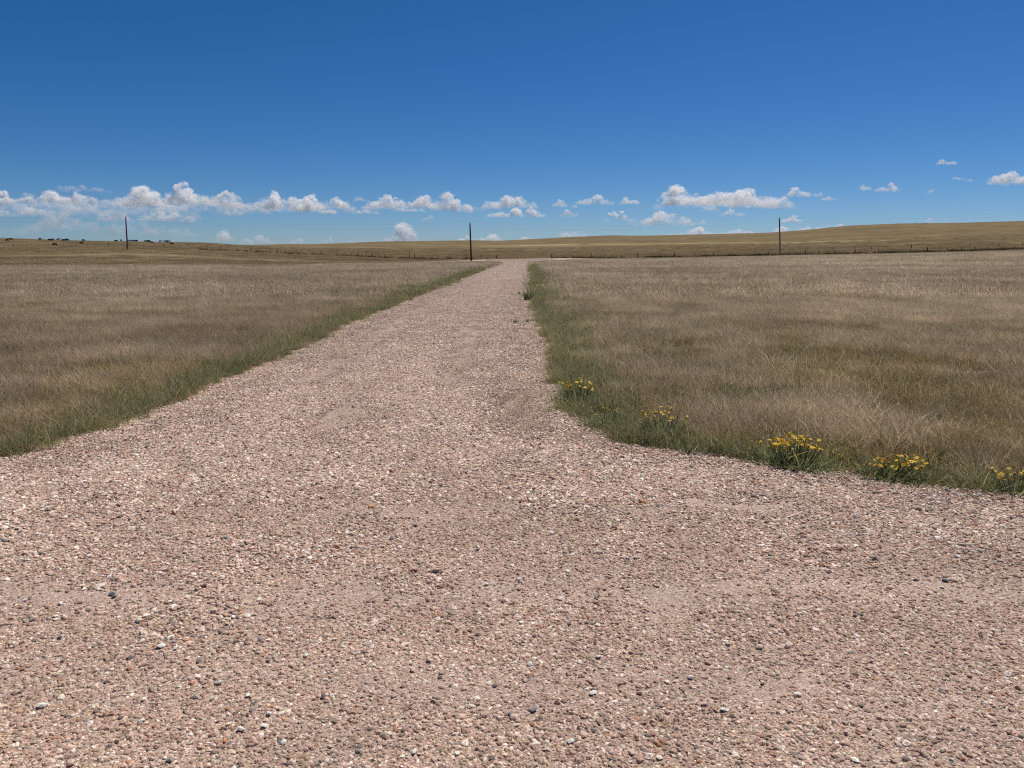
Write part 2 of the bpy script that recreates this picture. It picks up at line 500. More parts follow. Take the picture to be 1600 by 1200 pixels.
# ---- gravel
PHI = (1 + 5 ** 0.5) / 2
ICO_V = np.array([(-1, PHI, 0), (1, PHI, 0), (-1, -PHI, 0), (1, -PHI, 0), (0, -1, PHI), (0, 1, PHI), (0, -1, -PHI), (0, 1, -PHI), (PHI, 0, -1), (PHI, 0, 1), (-PHI, 0, -1), (-PHI, 0, 1)], float) / math.hypot(1, PHI)
ICO_F = np.array([(0, 11, 5), (0, 5, 1), (0, 1, 7), (0, 7, 10), (0, 10, 11), (1, 5, 9), (5, 11, 4), (11, 10, 2), (10, 7, 6), (7, 1, 8), (3, 9, 4), (3, 4, 2), (3, 2, 6), (3, 6, 8), (3, 8, 9), (4, 9, 5), (2, 4, 11), (6, 2, 10), (8, 6, 7), (9, 8, 1)])
STONE_COLS = np.array([(0.47, 0.335, 0.265), (0.55, 0.415, 0.335), (0.38, 0.27, 0.205), (0.43, 0.345, 0.255), (0.33, 0.27, 0.205), (0.66, 0.56, 0.46), (0.80, 0.74, 0.65), (0.23, 0.215, 0.195), (0.12, 0.108, 0.10), (0.50, 0.28, 0.16), (0.29, 0.16, 0.12)])
STONE_W = np.array([0.22, 0.22, 0.13, 0.15, 0.08, 0.13, 0.085, 0.034, 0.012, 0.012, 0.010]); STONE_W = STONE_W / STONE_W.sum()
def stones_mesh(name, n, rad, size_mu, size_sig, smax, jag=0.28, zbase=0.0, r_g=rng, tint=(0.96, 0.865, 0.805)):
    rr = rad * np.sqrt(r_g.random(n)); th = r_g.random(n) * 2 * math.pi
    size = np.minimum(size_mu * np.exp(size_sig * r_g.standard_normal(n)), smax) * 0.5
    q = r_g.standard_normal((n, 4)); q /= np.linalg.norm(q, axis=1)[:, None]
    w, x, y, z = q.T
    Rm = np.stack([1 - 2 * (y * y + z * z), 2 * (x * y - z * w), 2 * (x * z + y * w), 2 * (x * y + z * w), 1 - 2 * (x * x + z * z), 2 * (y * z - x * w), 2 * (x * z - y * w), 2 * (y * z + x * w), 1 - 2 * (x * x + y * y)], 1).reshape(n, 3, 3)
    base = ICO_V[None] * (1 + jag * (r_g.random((n, 12, 1)) * 2 - 1))
    v = np.einsum('nij,nkj->nki', Rm, base)
    yaw = r_g.random(n) * 2 * math.pi
    sx, sy, sz = 0.8 + 0.6 * r_g.random(n), 0.75 + 0.3 * r_g.random(n), 0.42 + 0.33 * r_g.random(n)
    v = v * np.stack([sx, sy, sz], 1)[:, None, :] * size[:, None, None]
    tl = 0.45 * (r_g.random(n) - 0.5) * 2                                # lean of each stone
    vx = v[..., 0] * np.cos(tl)[:, None] + v[..., 2] * np.sin(tl)[:, None]
    vz = -v[..., 0] * np.sin(tl)[:, None] + v[..., 2] * np.cos(tl)[:, None]
    c, s = np.cos(yaw)[:, None], np.sin(yaw)[:, None]
    X = vx * c - v[..., 1] * s + (rr * np.cos(th))[:, None]
    Y = vx * s + v[..., 1] * c + (rr * np.sin(th))[:, None]
    Z = vz + (size * sz * (-0.2 + 1.0 * r_g.random(n)))[:, None] + zbase
    V = np.stack([X, Y, Z], -1).reshape(-1, 3)
    F_ = (ICO_F[None] + (np.arange(n) * 12)[:, None, None]).reshape(-1, 3)
    ci = r_g.choice(len(STONE_COLS), n, p=STONE_W)
    C = STONE_COLS[ci] * (0.82 + 0.36 * r_g.random((n, 1))) * (1 + 0.02 * r_g.standard_normal((n, 3))) * np.array(tint)
    return np_mesh(name, V, F_, np.repeat(np.clip(C, 0.02, 0.9), 12, 0))
M_STONE = mat_attr('crushed_stone', rough=0.8, noise_scale=160, noise_amt=0.22, spec=0.35)

def grid_pts(x0, x1, y0, y1, step):
    gx, gy = np.meshgrid(np.arange(x0, x1, step), np.arange(y0, y1, step))
    x, y = gx.ravel(), gy.ravel()
    return x + (rng.random(len(x)) - 0.5) * step, y + (rng.random(len(x)) - 0.5) * step

def build_gravel():
    srcs = []
    for k in range(8):      # 0-7 coarse near
        srcs.append(src('gravel_a%02d' % k, stones_mesh('gravel_a', 1250, 0.2, 0.0074, 0.5, 0.024), M_STONE))
    for k in range(5):      # 8-12 fine, worn tracks
        srcs.append(src('gravel_b%02d' % k, stones_mesh('gravel_b', 620, 0.2, 0.0052, 0.45, 0.018), M_STONE))
    for k in range(5):      # 13-17 farther, wider patches
        srcs.append(src('gravel_c%02d' % k, stones_mesh('gravel_c', 900, 0.5, 0.024, 0.4, 0.05, tint=(1.12, 1.04, 1.0)), M_STONE))
    for k in range(8):      # 18-25 coarse pale crushed stone of the drive
        srcs.append(src('gravel_d%02d' % k, stones_mesh('gravel_d', 520, 0.2, 0.0118, 0.42, 0.030, jag=0.33, zbase=0.003, tint=(1.12, 1.04, 1.0)), M_STONE))
    P, R, S, K = [], [], [], []
    def put(x, y, lo, n, thin=None):
        m = on_gravel(x, y, -0.03)
        if not np.isscalar(lo): lo = lo[m]
        x, y = x[m], y[m]
        P.append(np.column_stack([x, y, gravel_z(x, y) - 0.002])); R.append(rng.random(len(x)) * 6.283)
        S.append(0.9 + 0.25 * rng.random(len(x))); K.append(lo + rng.integers(0, n, len(x)))
        return len(x)
    def wear(x, y):
        """how worn to fines: wheel tracks along the drive, tracks turning across the apron, patches"""
        xm = 0.5 * (np.interp(y, LY, LX) + np.interp(y, RY, RX))
        cx = np.where(y < 9, np.interp(9.0, [0, 9, 20], [0, -0.85, -0.8]), xm)
        w = np.zeros(len(x))
        for off, amp in ((-0.98, 1.15), (0.72, 1.15), (-0.35, 0.3)):
            w += amp * np.exp(-((x - cx - off - 0.1 * np.sin(y * 0.23)) / 0.24) ** 2) * np.clip((y - 4.5) / 3, 0, 1)
        for y0_, sl, wd, amp in ((3.42, 0.03, 0.115, 2.4), (2.62, -0.05, 0.09, 0.7), (4.6, 0.08, 0.13, 0.55)):
            w += amp * np.exp(-((y - y0_ - sl * x - 0.03 * np.sin(2 * x)) / wd) ** 2)
        return w
    x, y = grid_pts(-9, 9, 1.2, 13, 0.15)
    keep = np.abs(x) < 1.2 + 0.85 * y
    x, y = x[keep], y[keep]
    f = fbm(x, y, 0.8, 3) * 0.55 + wear(x, y) + 0.2 * rng.standard_normal(len(x))
    fine = f > 0.42
    drop = (f > 0.85) & (y < 4.8) & (rng.random(len(x)) < np.where(f > 1.15, 0.86, 0.42))
    coarse = ~fine & ((y - 4.6) * 0.8 + 1.6 * fbm(x, y, 0.5, 31) + 0.5 * rng.standard_normal(len(x)) > 0)
    std = ~fine & ~coarse
    put(x[coarse], y[coarse], 18, 8); put(x[std], y[std], 0, 8); fine &= ~drop; put(x[fine], y[fine], np.where((y[fine] > 4.8) & (f[fine] < 0.75), 0, 8), 5)
    x, y = grid_pts(-6, 4, 13, 45, 0.22)
    f = fbm(x, y, 0.7, 3) * 0.45 + wear(x, y) + 0.2 * rng.standard_normal(len(x))
    fine = f > 0.45
    put(x[~fine], y[~fine], 18, 8); put(x[fine], y[fine], np.where(f[fine] < 0.75, 0, 8), 5)
    x, y = grid_pts(-6, 10, 45, 203, 0.55)
    put(x, y, 13, 5)
    # stones kicked out over the edge
    for side in (0, 1):
        yy = np.concatenate([rng.uniform(2.5, 14, 120), rng.uniform(14, 40, 120)])
        xx = edge_l(yy) - rng.uniform(0.0, 0.12, 240) if side == 0 else edge_r(yy) + rng.uniform(0.0, 0.12, 240)
        P.append(np.column_stack([xx, yy, ground_z(xx, yy)])); R.append(rng.random(240) * 6.28); S.append(0.7 + 0.3 * rng.random(240)); K.append(rng.integers(0, 13, 240))
    P, R, S, K = np.vstack(P), np.concatenate(R), np.concatenate(S), np.concatenate(K)
    tag(instancer('gravel', srcs, P, R, S, K), 'loose pink and grey crushed gravel covering the driveway', 'gravel')
build_gravel()

# ---- the larger stones one can pick out near the camera, parts of the driveway
def build_big_stones():
    kinds = [((0.74, 0.69, 0.62), 60), ((0.26, 0.25, 0.235), 36), ((0.58, 0.43, 0.355), 50), ((0.15, 0.13, 0.12), 8), ((0.40, 0.19, 0.14), 8), ((0.60, 0.30, 0.14), 5)]
    for ci, (c, n) in enumerate(kinds):
        m = mat_plain('stone_%d' % ci, c, 0.8, 0.22, 60, 0.3)
        meshes = []
        for k in range(4):
            v = ICO_V * (1 + 0.3 * (rng.random((12, 1)) * 2 - 1)) * np.array([1.15, 0.9, 0.6])
            me = np_mesh('stone', v, ICO_F); me.materials.append(m); meshes.append(me)
        for i in range(n):
            for _ in range(30):
                y = 2.0 + 5.2 * random.random() ** 1.3; x = (random.random() * 2 - 1) * 0.7 * y
                if on_gravel(np.array([x]), np.array([y]), -0.2)[0]: break
            s = 0.008 + 0.009 * random.random() ** 2 + 0.0008 * y
            o = bpy.data.objects.new('stone', meshes[i % 4]); col.objects.link(o); o.parent = drive
            o.location = (x, y, float(gravel_z(np.array([x]), np.array([y]))[0]) + 0.008)
            o.rotation_euler = (random.uniform(-.3, .3), random.uniform(-.3, .3), random.uniform(0, 6.28))
            o.scale = (s, s, s * random.uniform(0.7, 1.0))
build_big_stones()
def odd_stone(u, v, c, s, label, name='stone'):
    p = hit(u, v)
    vv = ICO_V * (1 + 0.25 * (rng.random((12, 1)) * 2 - 1)) * np.array([1.4, 0.8, 0.36])
    me = np_mesh(name, vv, ICO_F); me.materials.append(mat_plain('odd_stone', c, 0.8, 0.25, 50, 0.4))
    o = mesh_obj(name, me); o.parent = drive
    o.location = (p[0], p[1], float(gravel_z(np.array([p[0]]), np.array([p[1]]))[0]) + 0.01)
    o.rotation_euler = (0.1, 0.15, random.uniform(-0.4, 0.4)); o.scale = (s, s, s)
    o['label'] = label
odd_stone(1006, 801, (0.52, 0.22, 0.10), 0.024, 'orange stone chip lying on the pink gravel')
odd_stone(684, 914, (0.06, 0.05, 0.048), 0.024, 'blackish flat stone lying on the pink gravel')
odd_stone(648, 912, (0.20, 0.06, 0.05), 0.018, 'dark red stone lying beside the blackish flat stone')

# ---- grass
def blades_mesh(name, n, rad, h_mu, h_sig, width, cols, wts, lean=(-0.32, -0.05), spread=0.26, heads=0.0, r_g=rng, clump=0, tip=1.12):
    """n bent tapering blades (4 triangles each) with a colour each; some carry a seed head"""
    if clump:
        cc = (r_g.random((clump, 2)) * 2 - 1) * rad * 0.75
        ci_ = r_g.integers(0, clump, n)
        dv = r_g.standard_normal((n, 2)); pos = cc[ci_] + dv * rad * 0.14
        fan = 0.22 * dv + (0.24 * r_g.standard_normal((clump, 2)))[ci_]
    else:
        rr = rad * np.sqrt(r_g.random(n)); th = r_g.random(n) * 6.283
        pos = np.column_stack([rr * np.cos(th), rr * np.sin(th)]); fan = pos / rad * 0.25
    h = h_mu * np.exp(h_sig * r_g.standard_normal(n))
    ln = np.array(lean)[None] + spread * r_g.standard_normal((n, 2)) + fan
    wd = width * (0.6 + 0.8 * r_g.random(n))
    fa = r_g.random(n) * 3.1416
    wx, wy = np.cos(fa) * wd, np.sin(fa) * wd
    ts = np.array([0.0, 0.5, 1.0]); wf = np.array([0.8, 1.0, 0.25])
    V = np.zeros((n, 6, 3))
    for i, t in enumerate(ts):
        bx = pos[:, 0] + ln[:, 0] * h * t ** 1.6; by = pos[:, 1] + ln[:, 1] * h * t ** 1.6
        bz = h * t * (1 - 0.12 * t * np.hypot(ln[:, 0], ln[:, 1]) * 2) - 0.01
        V[:, 2 * i] = np.stack([bx - wx * wf[i] / 2, by - wy * wf[i] / 2, bz], 1)
        V[:, 2 * i + 1] = np.stack([bx + wx * wf[i] / 2, by + wy * wf[i] / 2, bz], 1)
    C = BRIGHT * np.asarray(cols)[r_g.choice(len(cols), n, p=np.asarray(wts) / np.sum(wts))] * (0.75 + 0.5 * r_g.random((n, 1)))
    Cv = np.repeat(C[:, None, :], 6, 1)
    F_ = np.array([(0, 1, 3, 2), (2, 3, 5, 4)])[None] + (np.arange(n) * 6)[:, None, None]
    V, Cv, F_ = V.reshape(-1, 3), Cv.reshape(-1, 3), F_.reshape(-1, 4)
    if heads > 0:
        k = np.where(r_g.random(n) < heads)[0]; m_ = len(k)
        tipp = V.reshape(n, 6, 3)[k, 4]; d = tipp - V.reshape(n, 6, 3)[k, 2]
        d /= np.linalg.norm(d, axis=1)[:, None]
        L = (0.03 + 0.04 * r_g.random(m_))[:, None] * (h_mu / 0.28); W = width * 1.3
        sd = np.stack([np.cos(fa[k]), np.sin(fa[k]), np.zeros(m_)], 1) * W
        hv = np.stack([tipp - d * 0.004, tipp + d * L * 0.45 + sd, tipp + d * L, tipp + d * L * 0.45 - sd], 1).reshape(-1, 3)
        hc = np.repeat(np.array([(0.50, 0.42, 0.33)]) * (0.75 + 0.45 * r_g.random((m_, 1))), 4, 0)
        hf = np.arange(m_ * 4).reshape(-1, 4) + len(V)
        V, Cv, F_ = np.vstack([V, hv]), np.vstack([Cv, hc]), np.vstack([F_, hf])
    return np_mesh(name, V, F_, np.clip(Cv, 0.01, 0.9))

BRIGHT = 1.75
TAN = [(0.37, 0.295, 0.205), (0.31, 0.245, 0.17), (0.43, 0.36, 0.265), (0.23, 0.18, 0.115), (0.28, 0.21, 0.15), (0.20, 0.17, 0.095)]
TANW = [3, 3, 1.6, 2, 1.6, 1.2]
BRN = [(0.22, 0.165, 0.09), (0.175, 0.14, 0.07), (0.28, 0.21, 0.125), (0.15, 0.135, 0.065), (0.34, 0.27, 0.175)]
BRNW = [3, 3, 2, 2, 1.2]
GRN = [(0.115, 0.125, 0.05), (0.095, 0.11, 0.045), (0.155, 0.15, 0.06), (0.12, 0.135, 0.07), (0.25, 0.20, 0.11), (0.34, 0.275, 0.175)]
GRNW = [3, 2.4, 2.6, 1.6, 2.0, 1.5]
YEL = [(0.30, 0.215, 0.075), (0.24, 0.185, 0.07), (0.35, 0.265, 0.12), (0.17, 0.15, 0.065)]
YELW = [2, 2, 1.2, 1.5]
M_DRY = mat_attr('dry_grass_blades', 0.75, 0.48, spec=0.2, loc_noise=[(0.035, (0.86, 0.85, 0.82), (1.1, 1.1, 1.1)), (0.11, (0.84, 0.82, 0.77), (1.12, 1.12, 1.12)), (0.7, (0.78, 0.77, 0.74), (1.2, 1.2, 1.2))])
M_GREEN = mat_attr('green_grass_blades', 0.7, 0.42, spec=0.25, loc_noise=[(0.5, (0.8, 0.82, 0.8), (1.18, 1.14, 1.1))])
M_HILL = mat_attr('hill_grass_blades', 0.8, 0.3, spec=0.1, loc_noise=[(0.03, (0.8, 0.78, 0.76), (1.15, 1.15, 1.14)), (0.15, (0.72, 0.7, 0.68), (1.18, 1.18, 1.18))])

def build_grass():
    S_dry, S_grn = [], []
    for k in range(6): S_dry.append(src('dry_a%02d' % k, blades_mesh('dry_a', 330, 0.26, 0.145, 0.32, 0.0029, TAN, TANW, heads=0.14, clump=8), M_DRY))        # 0-5 long tan
    for k in range(4): S_dry.append(src('dry_b%02d' % k, blades_mesh('dry_b', 320, 0.26, 0.10, 0.38, 0.0033, BRN, BRNW, spread=0.42, heads=0.06, clump=8), M_DRY))   # 6-9 short brown
    for k in range(3): S_dry.append(src('dry_c%02d' % k, blades_mesh('dry_c', 200, 0.26, 0.13, 0.3, 0.004, YEL + TAN[:2], YELW + [2, 2], spread=0.4, clump=8), M_DRY))      # 10-12 yellowed
    for k in range(4): S_dry.append(src('dry_d%02d' % k, blades_mesh('dry_d', 320, 0.7, 0.19, 0.3, 0.011, TAN, TANW, heads=0.25, clump=14), M_DRY))        # 13-16 long tan, wide patch
    for k in range(3): S_dry.append(src('dry_e%02d' % k, blades_mesh('dry_e', 300, 0.7, 0.14, 0.35, 0.011, BRN, BRNW, spread=0.35, heads=0.08, clump=14), M_DRY))   # 17-19
    for k in range(3): S_dry.append(src('dry_f%02d' % k, blades_mesh('dry_f', 240, 0.7, 0.15, 0.3, 0.011, YEL + TAN[:2], YELW + [2, 2], spread=0.35, clump=12), M_DRY))      # 20-22
    for k in range(4): S_dry.append(src('dry_g%02d' % k, blades_mesh('dry_g', 320, 1.6, 0.23, 0.3, 0.022, TAN, [3, 3, 2.2, 1, 1.4, 0.5], heads=0.3, clump=30), M_DRY))       # 23-26 far
    for k in range(3): S_dry.append(src('dry_h%02d' % k, blades_mesh('dry_h', 320, 1.6, 0.17, 0.3, 0.022, BRN, BRNW, heads=0.05, clump=30), M_DRY))         # 27-29
    RST = [(0.20, 0.115, 0.055), (0.14, 0.115, 0.05), (0.24, 0.15, 0.075), (0.12, 0.12, 0.055)]
    for k in range(4): S_dry.append(src('dry_w%02d' % k, blades_mesh('dry_w', 230, 0.2, 0.085, 0.45, 0.0075, RST, [2, 2, 1.5, 1.5], lean=(0, 0), spread=0.75, clump=5), M_DRY))   # 30-33 rusty weeds
    for k in range(3): S_dry.append(src('dry_x%02d' % k, blades_mesh('dry_x', 260, 0.5, 0.11, 0.45, 0.014, RST, [2, 2, 1.5, 1.5], lean=(0, 0), spread=0.75, clump=7), M_DRY))   # 34-36
    for k in range(6): S_grn.append(src('grn_a%02d' % k, blades_mesh('grn_a', 130, 0.2, 0.125, 0.38, 0.0042, GRN, GRNW, lean=(-0.1, -0.05), spread=0.35, heads=0.03, clump=5), M_GREEN))   # 0-5
    for k in range(3): S_grn.append(src('grn_b%02d' % k, blades_mesh('grn_b', 200, 0.45, 0.2, 0.35, 0.011, GRN, GRNW, lean=(-0.1, -0.05), spread=0.35, clump=8), M_GREEN))   # 6-8
    dry, grn = [], []
    def scatter(x0, x1, y0, y1, step, tl, base, far=False):
        x, y = grid_pts(x0, x1, y0, y1, step)
        m = (np.abs(x) < tl * y + 3.0) & ~on_gravel(x, y, 0.0)
        x, y = x[m], y[m]
        r = np.hypot(x, y)
        lim = np.interp(x / y, [-0.7, -0.45, -0.25, -0.05, 0.1, 0.7], [135, 138, 160, 194, 199, 203]) + cross_shift(x) * 0.4
        m = (y < lim) & (y < ROAD_Y0 + cross_shift(x) - 1.0); x, y, r = x[m], y[m], r[m]
        de = np.where(x < 0.5 * (edge_l(y) + edge_r(y)), edge_l(y) - x, x - edge_r(y))      # metres outside the gravel
        g = fbm(x, y, 0.35, 1) * 0.5 + fbm(x, y, 1.3, 2) * 0.35
        right = x > 0.5 * (edge_l(y) + edge_r(y))
        gw = np.where(right, 0.85, 1.0)
        gw = np.where(right & (y > 9) & (y < 60), 1.5, gw)
        pg = np.clip(1.0 - (de + 0.9 * g) / gw, 0, 0.85)                                        # green verge beside the gravel
        pg = np.where(right & (de < 4.5) & (y > 8) & (y < 22), np.maximum(pg, 0.32 - 0.05 * de), pg)
        u = rng.random(len(x)); isg = u < pg
        nf = fbm(x, y, 0.16, 5) + 0.5 * fbm(x, y, 0.6, 6) + 0.25 * rng.standard_normal(len(x))
        yl = fbm(x, y, 0.22, 8) + 0.15 * rng.standard_normal(len(x)) + np.where((de < 2.2) & (de > 0.7) & ~right, 0.14, 0)
        kind = np.where(nf > 0.42, 1, 0)
        kind = np.where(yl > 0.66, 2, kind)
        near_right = right & (de < 5) & (y < 16)
        kind = np.where(near_right & (nf > 0.1) & (kind == 0), 1, kind)
        kind = np.where((de < 0.9) & (kind == 0) & (rng.random(len(x)) < 0.6), 1, kind)
        z = ground_z(x, y)
        sc_ = 0.62 + 0.4 * rng.random(len(x)) + 0.35 * rng.random(len(x)) ** 5; sc_ = np.where(de < 0.5, sc_ * 0.7, sc_)
        rot = rng.normal(0, 0.75, len(x))
        nk = {0: (base[0], base[1]), 1: (base[2], base[3]), 2: (base[4], base[5])}
        pick = np.zeros(len(x), int)
        for kk, (lo, n_) in nk.items():
            pick = np.where(kind == kk, lo + rng.integers(0, n_, len(x)), pick)
        wd_ = (fbm(x, y, 0.5, 21) + 0.35 * rng.standard_normal(len(x))) > np.where(right & (y < 30), 0.42, 0.6)
        if y0 < 80: pick = np.where(wd_, (34 + rng.integers(0, 3, len(x))) if far else (30 + rng.integers(0, 4, len(x))), pick)
        gap = (fbm(x, y, 1.1, 12) + 0.2 * rng.standard_normal(len(x)) > 0.5) & (y < 40)        # thin spots
        d = ~isg & ~gap
        dry.append((np.column_stack([x, y, z])[d], rot[d], sc_[d], pick[d]))
        gb = (6, 3) if far else (0, 6)
        grn.append((np.column_stack([x, y, z])[isg], rng.random(isg.sum()) * 6.28, (0.55 + 0.55 * rng.random(isg.sum())), gb[0] + rng.integers(0, gb[1], isg.sum())))
    scatter(-24, 24, 2.2, 26, 0.155, 0.86, (0, 6, 6, 4, 10, 3))
    scatter(-75, 75, 26, 80, 0.45, 0.84, (13, 4, 17, 3, 20, 3), True)
    scatter(-175, 185, 80, 215, 1.05, 0.82, (23, 4, 27, 3, 27, 3), True)
    # the edge grass itself, thick along both sides
    for side in (0, 1):
        for y0, y1, n_, far in ((1.5, 14, 420, False), (14, 34, 520, False), (34, 110, 600, True)):
            y = rng.uniform(y0, y1, n_); off = rng.normal(0.11, 0.11, n_) * (1.6 if far else 1)
            x = edge_l(y) - off if side == 0 else edge_r(y) + off
            m = (np.abs(x) < 0.9 * y + 3)
            x, y = x[m], y[m]
            k = (6, 3) if far else (0, 6)
            grn.append((np.column_stack([x, y, ground_z(x, y)]), rng.random(len(x)) * 6.28, 0.4 + 0.5 * rng.random(len(x)) ** 1.5, k[0] + rng.integers(0, k[1], len(x))))
    # right-hand apron edge, which runs across the view
    for x0, x1, n_ in ((1.0, 9.0, 420),):
        x = rng.uniform(x0, x1, n_)
        o_ = np.argsort(RX); 
        yy = np.interp(x, RX[RY < 9][np.argsort(RX[RY < 9])], RY[RY < 9][np.argsort(RX[RY < 9])])
        y = yy + np.abs(rng.normal(0.05, 0.22, n_))
        m = ~on_gravel(x, y, 0.0); x, y = x[m], y[m]
        grn.append((np.column_stack([x, y, ground_z(x, y)]), rng.random(len(x)) * 6.28, 0.4 + 0.6 * rng.random(len(x)) ** 1.5, rng.integers(0, 6, len(x))))
    cat_ = lambda L: [np.concatenate([l[i] for l in L]) for i in range(4)]
    p, r, s, k = cat_(dry); tag(instancer('dry_grass', S_dry, p, r, s, k), 'tall dry tan prairie grass filling the fields', 'grass')
    p, r, s, k = cat_(grn); tag(instancer('roadside_grass', S_grn, p, r, s, k), 'short green grass fringing the gravel driveway', 'grass')
    print('grass', len(dry), sum(len(l[0]) for l in dry), sum(len(l[0]) for l in grn))
    # pasture beyond the road and on the hills
    HC = [(0.205, 0.152, 0.085), (0.16, 0.123, 0.068), (0.24, 0.182, 0.108), (0.28, 0.22, 0.14)]
    S_h = [src('hill_a%02d' % k, blades_mesh('hill_a', 260, 2.6, 0.14, 0.3, 0.05, HC, [3, 2.5, 2, 1], spread=0.4, clump=40), M_HILL) for k in range(4)]
    x, y = grid_pts(-330, 420, 120, 620, 3.3)
    lim = np.interp(x / y, [-0.7, -0.45, -0.25, -0.05, 0.1, 0.7], [135, 138, 160, 194, 199, 203])
    m = (np.abs(x) < 0.8 * y) & (y > lim) & ~on_gravel(x, y, 2.0) & (rng.random(len(x)) < np.interp(np.hypot(x, y), [250, 700], [0.9, 0.0]))
    x, y = x[m], y[m]
    vx = rng.uniform(-175, -14, 60); vy = ROAD_Y0 + cross_shift(vx) - rng.uniform(0.8, 25, 60)      # rank grass along the near side of the far road
    x, y = np.concatenate([x, vx]), np.concatenate([y, vy])
    tag(instancer('pasture_grass', S_h, np.column_stack([x, y, ground_z(x, y)]), rng.normal(0, 0.5, len(x)), 0.7 + 0.6 * rng.random(len(x)), rng.integers(0, 4, len(x))), 'short olive brown grass on the rising pasture beyond the fences', 'grass')
build_grass()

# ------------------------------------------------------------------ utility poles and lines
def wood_mat(name, c):
    return mat_plain(name, c, 0.9, 0.3, 6.0, 0.5, stretch=(6, 6, 0.4))
M_GLASS = mat_plain('insulator', (0.30, 0.33, 0.34), 0.25, 0.1)
M_WIRE = mat_plain('weathered_wire', (0.42, 0.43, 0.44), 0.95, 0.1)
M_WIRE.node_tree.nodes['Principled BSDF'].inputs['Specular IOR Level'].default_value = 0.0
M_FWIRE = mat_plain('rusty_wire', (0.10, 0.08, 0.06), 0.95, 0.1)
M_FWIRE.node_tree.nodes['Principled BSDF'].inputs['Specular IOR Level'].default_value = 0.0
M_STEEL = mat_plain('galvanised_steel', (0.36, 0.36, 0.35), 0.5, 0.15, metallic=0.7)
POLE_TOPS = []
def utility_pole(u_top, v_top, u_base, v_base, dist, c, label, height):
    r = ray(u_base, v_base); r = r / r[1]
    b_ = Vector((r[0] * dist, dist, float(ground_z(r[0] * dist, dist))))
    rt_ = ray(u_top, v_top); rt_ = rt_ / rt_[1]
    top = Vector((rt_[0] * dist, dist, CAM_H + rt_[2] * dist))
    e = empty('utility_pole', b_)
    ax = top - b_; L = ax.length
    pts = [ax * t for t in (-0.06, 0.0, 0.25, 0.5, 0.75, 1.0)]
    mesh_obj('shaft', tube_mesh('pole_shaft', [(pts, [0.235, 0.225, 0.21, 0.195, 0.18, 0.165], 14)]), wood_mat('pole_wood', c), e)
    pin = ax.normalized()
    t0 = ax
    ins = mesh_obj('insulator', tube_mesh('pole_insulator', [([t0 + pin * 0.02, t0 + pin * 0.12, t0 + pin * 0.16, t0 + pin * 0.24, t0 + pin * 0.28], [0.02, 0.03, 0.075, 0.07, 0.03], 10)]), M_GLASS, e)
    sd = ax * 0.93 + Vector((0, -0.18, 0))
    mesh_obj('insulator', tube_mesh('pole_insulator', [([sd + Vector((0, 0.05, 0)), sd + Vector((0, -0.05, 0)), sd + Vector((0, -0.09, 0)), sd + Vector((0, -0.13, 0))], [0.02, 0.03, 0.06, 0.05], 10)]), M_GLASS, e)
    gw = Vector((-0.2, -0.12, 0))
    mesh_obj('ground_wire', tube_mesh('pole_ground_wire', [([gw * 1.05, ax * 0.5 + gw * 0.9, ax * 0.95 + gw * 0.78], [0.008, 0.008, 0.008], 6)]), M_STEEL, e)
    tag(e, label, 'pole', 'utility poles along the far road')
    POLE_TOPS.append((b_ + ax + pin * 0.27, b_ + sd + Vector((0, -0.12, 0))))
utility_pole(196.3, 338.5, 199.3, 389.5, 236, (0.14, 0.12, 0.10), 'grey wooden utility pole leaning near the black cattle on the ridge', 10)
utility_pole(734.3, 349.0, 736.4, 408.5, 196, (0.055, 0.044, 0.036), 'dark creosoted utility pole standing left of the driveway junction', 10)
utility_pole(1217.8, 340.5, 1219.0, 400.5, 206, (0.26, 0.19, 0.11), 'pale brown weathered utility pole in front of the rising hill', 10)
def line_between(a, b_, sag, label, rad):
    n = 24
    pts = []
    for i in range(n + 1):
        t = i / n
        p = a.lerp(b_, t); p.z -= 4 * sag * t * (1 - t)
        pts.append(p - a)
    o = mesh_obj('power_line', tube_mesh('power_line', [(pts, [rad] * (n + 1), 6)]), M_WIRE)
    o.location = a
    tag(o, label, 'power line', 'power lines strung between the poles')
P0, P1, P2 = POLE_TOPS
o0 = (P0[0] + (P0[0] - P1[0]) * 0.9); o0.z = P0[0].z + 3
o2 = (P2[0] + (P2[0] - P1[0]) * 0.9); o2.z = P2[0].z + 2.5
for j, nm in ((0, 'upper'), (1, 'lower')):
    line_between(P0[j], P1[j], 1.5, nm + ' wire sagging from the leaning grey pole to the dark pole', 0.009)
    line_between(P1[j], P2[j], 1.5, nm + ' wire sagging from the dark pole to the pale brown pole', 0.009)
    q = Vector((0, 0, 0)) if j == 0 else P0[1] - P0[0]
    line_between(P0[j], o0 + q, 1.5, nm + ' wire running from the leaning grey pole away over the ridge side', 0.009)
    q = Vector((0, 0, 0)) if j == 0 else P2[1] - P2[0]
    line_between(P2[j], o2 + q, 1.5, nm + ' wire running from the pale brown pole on past the hill', 0.009)

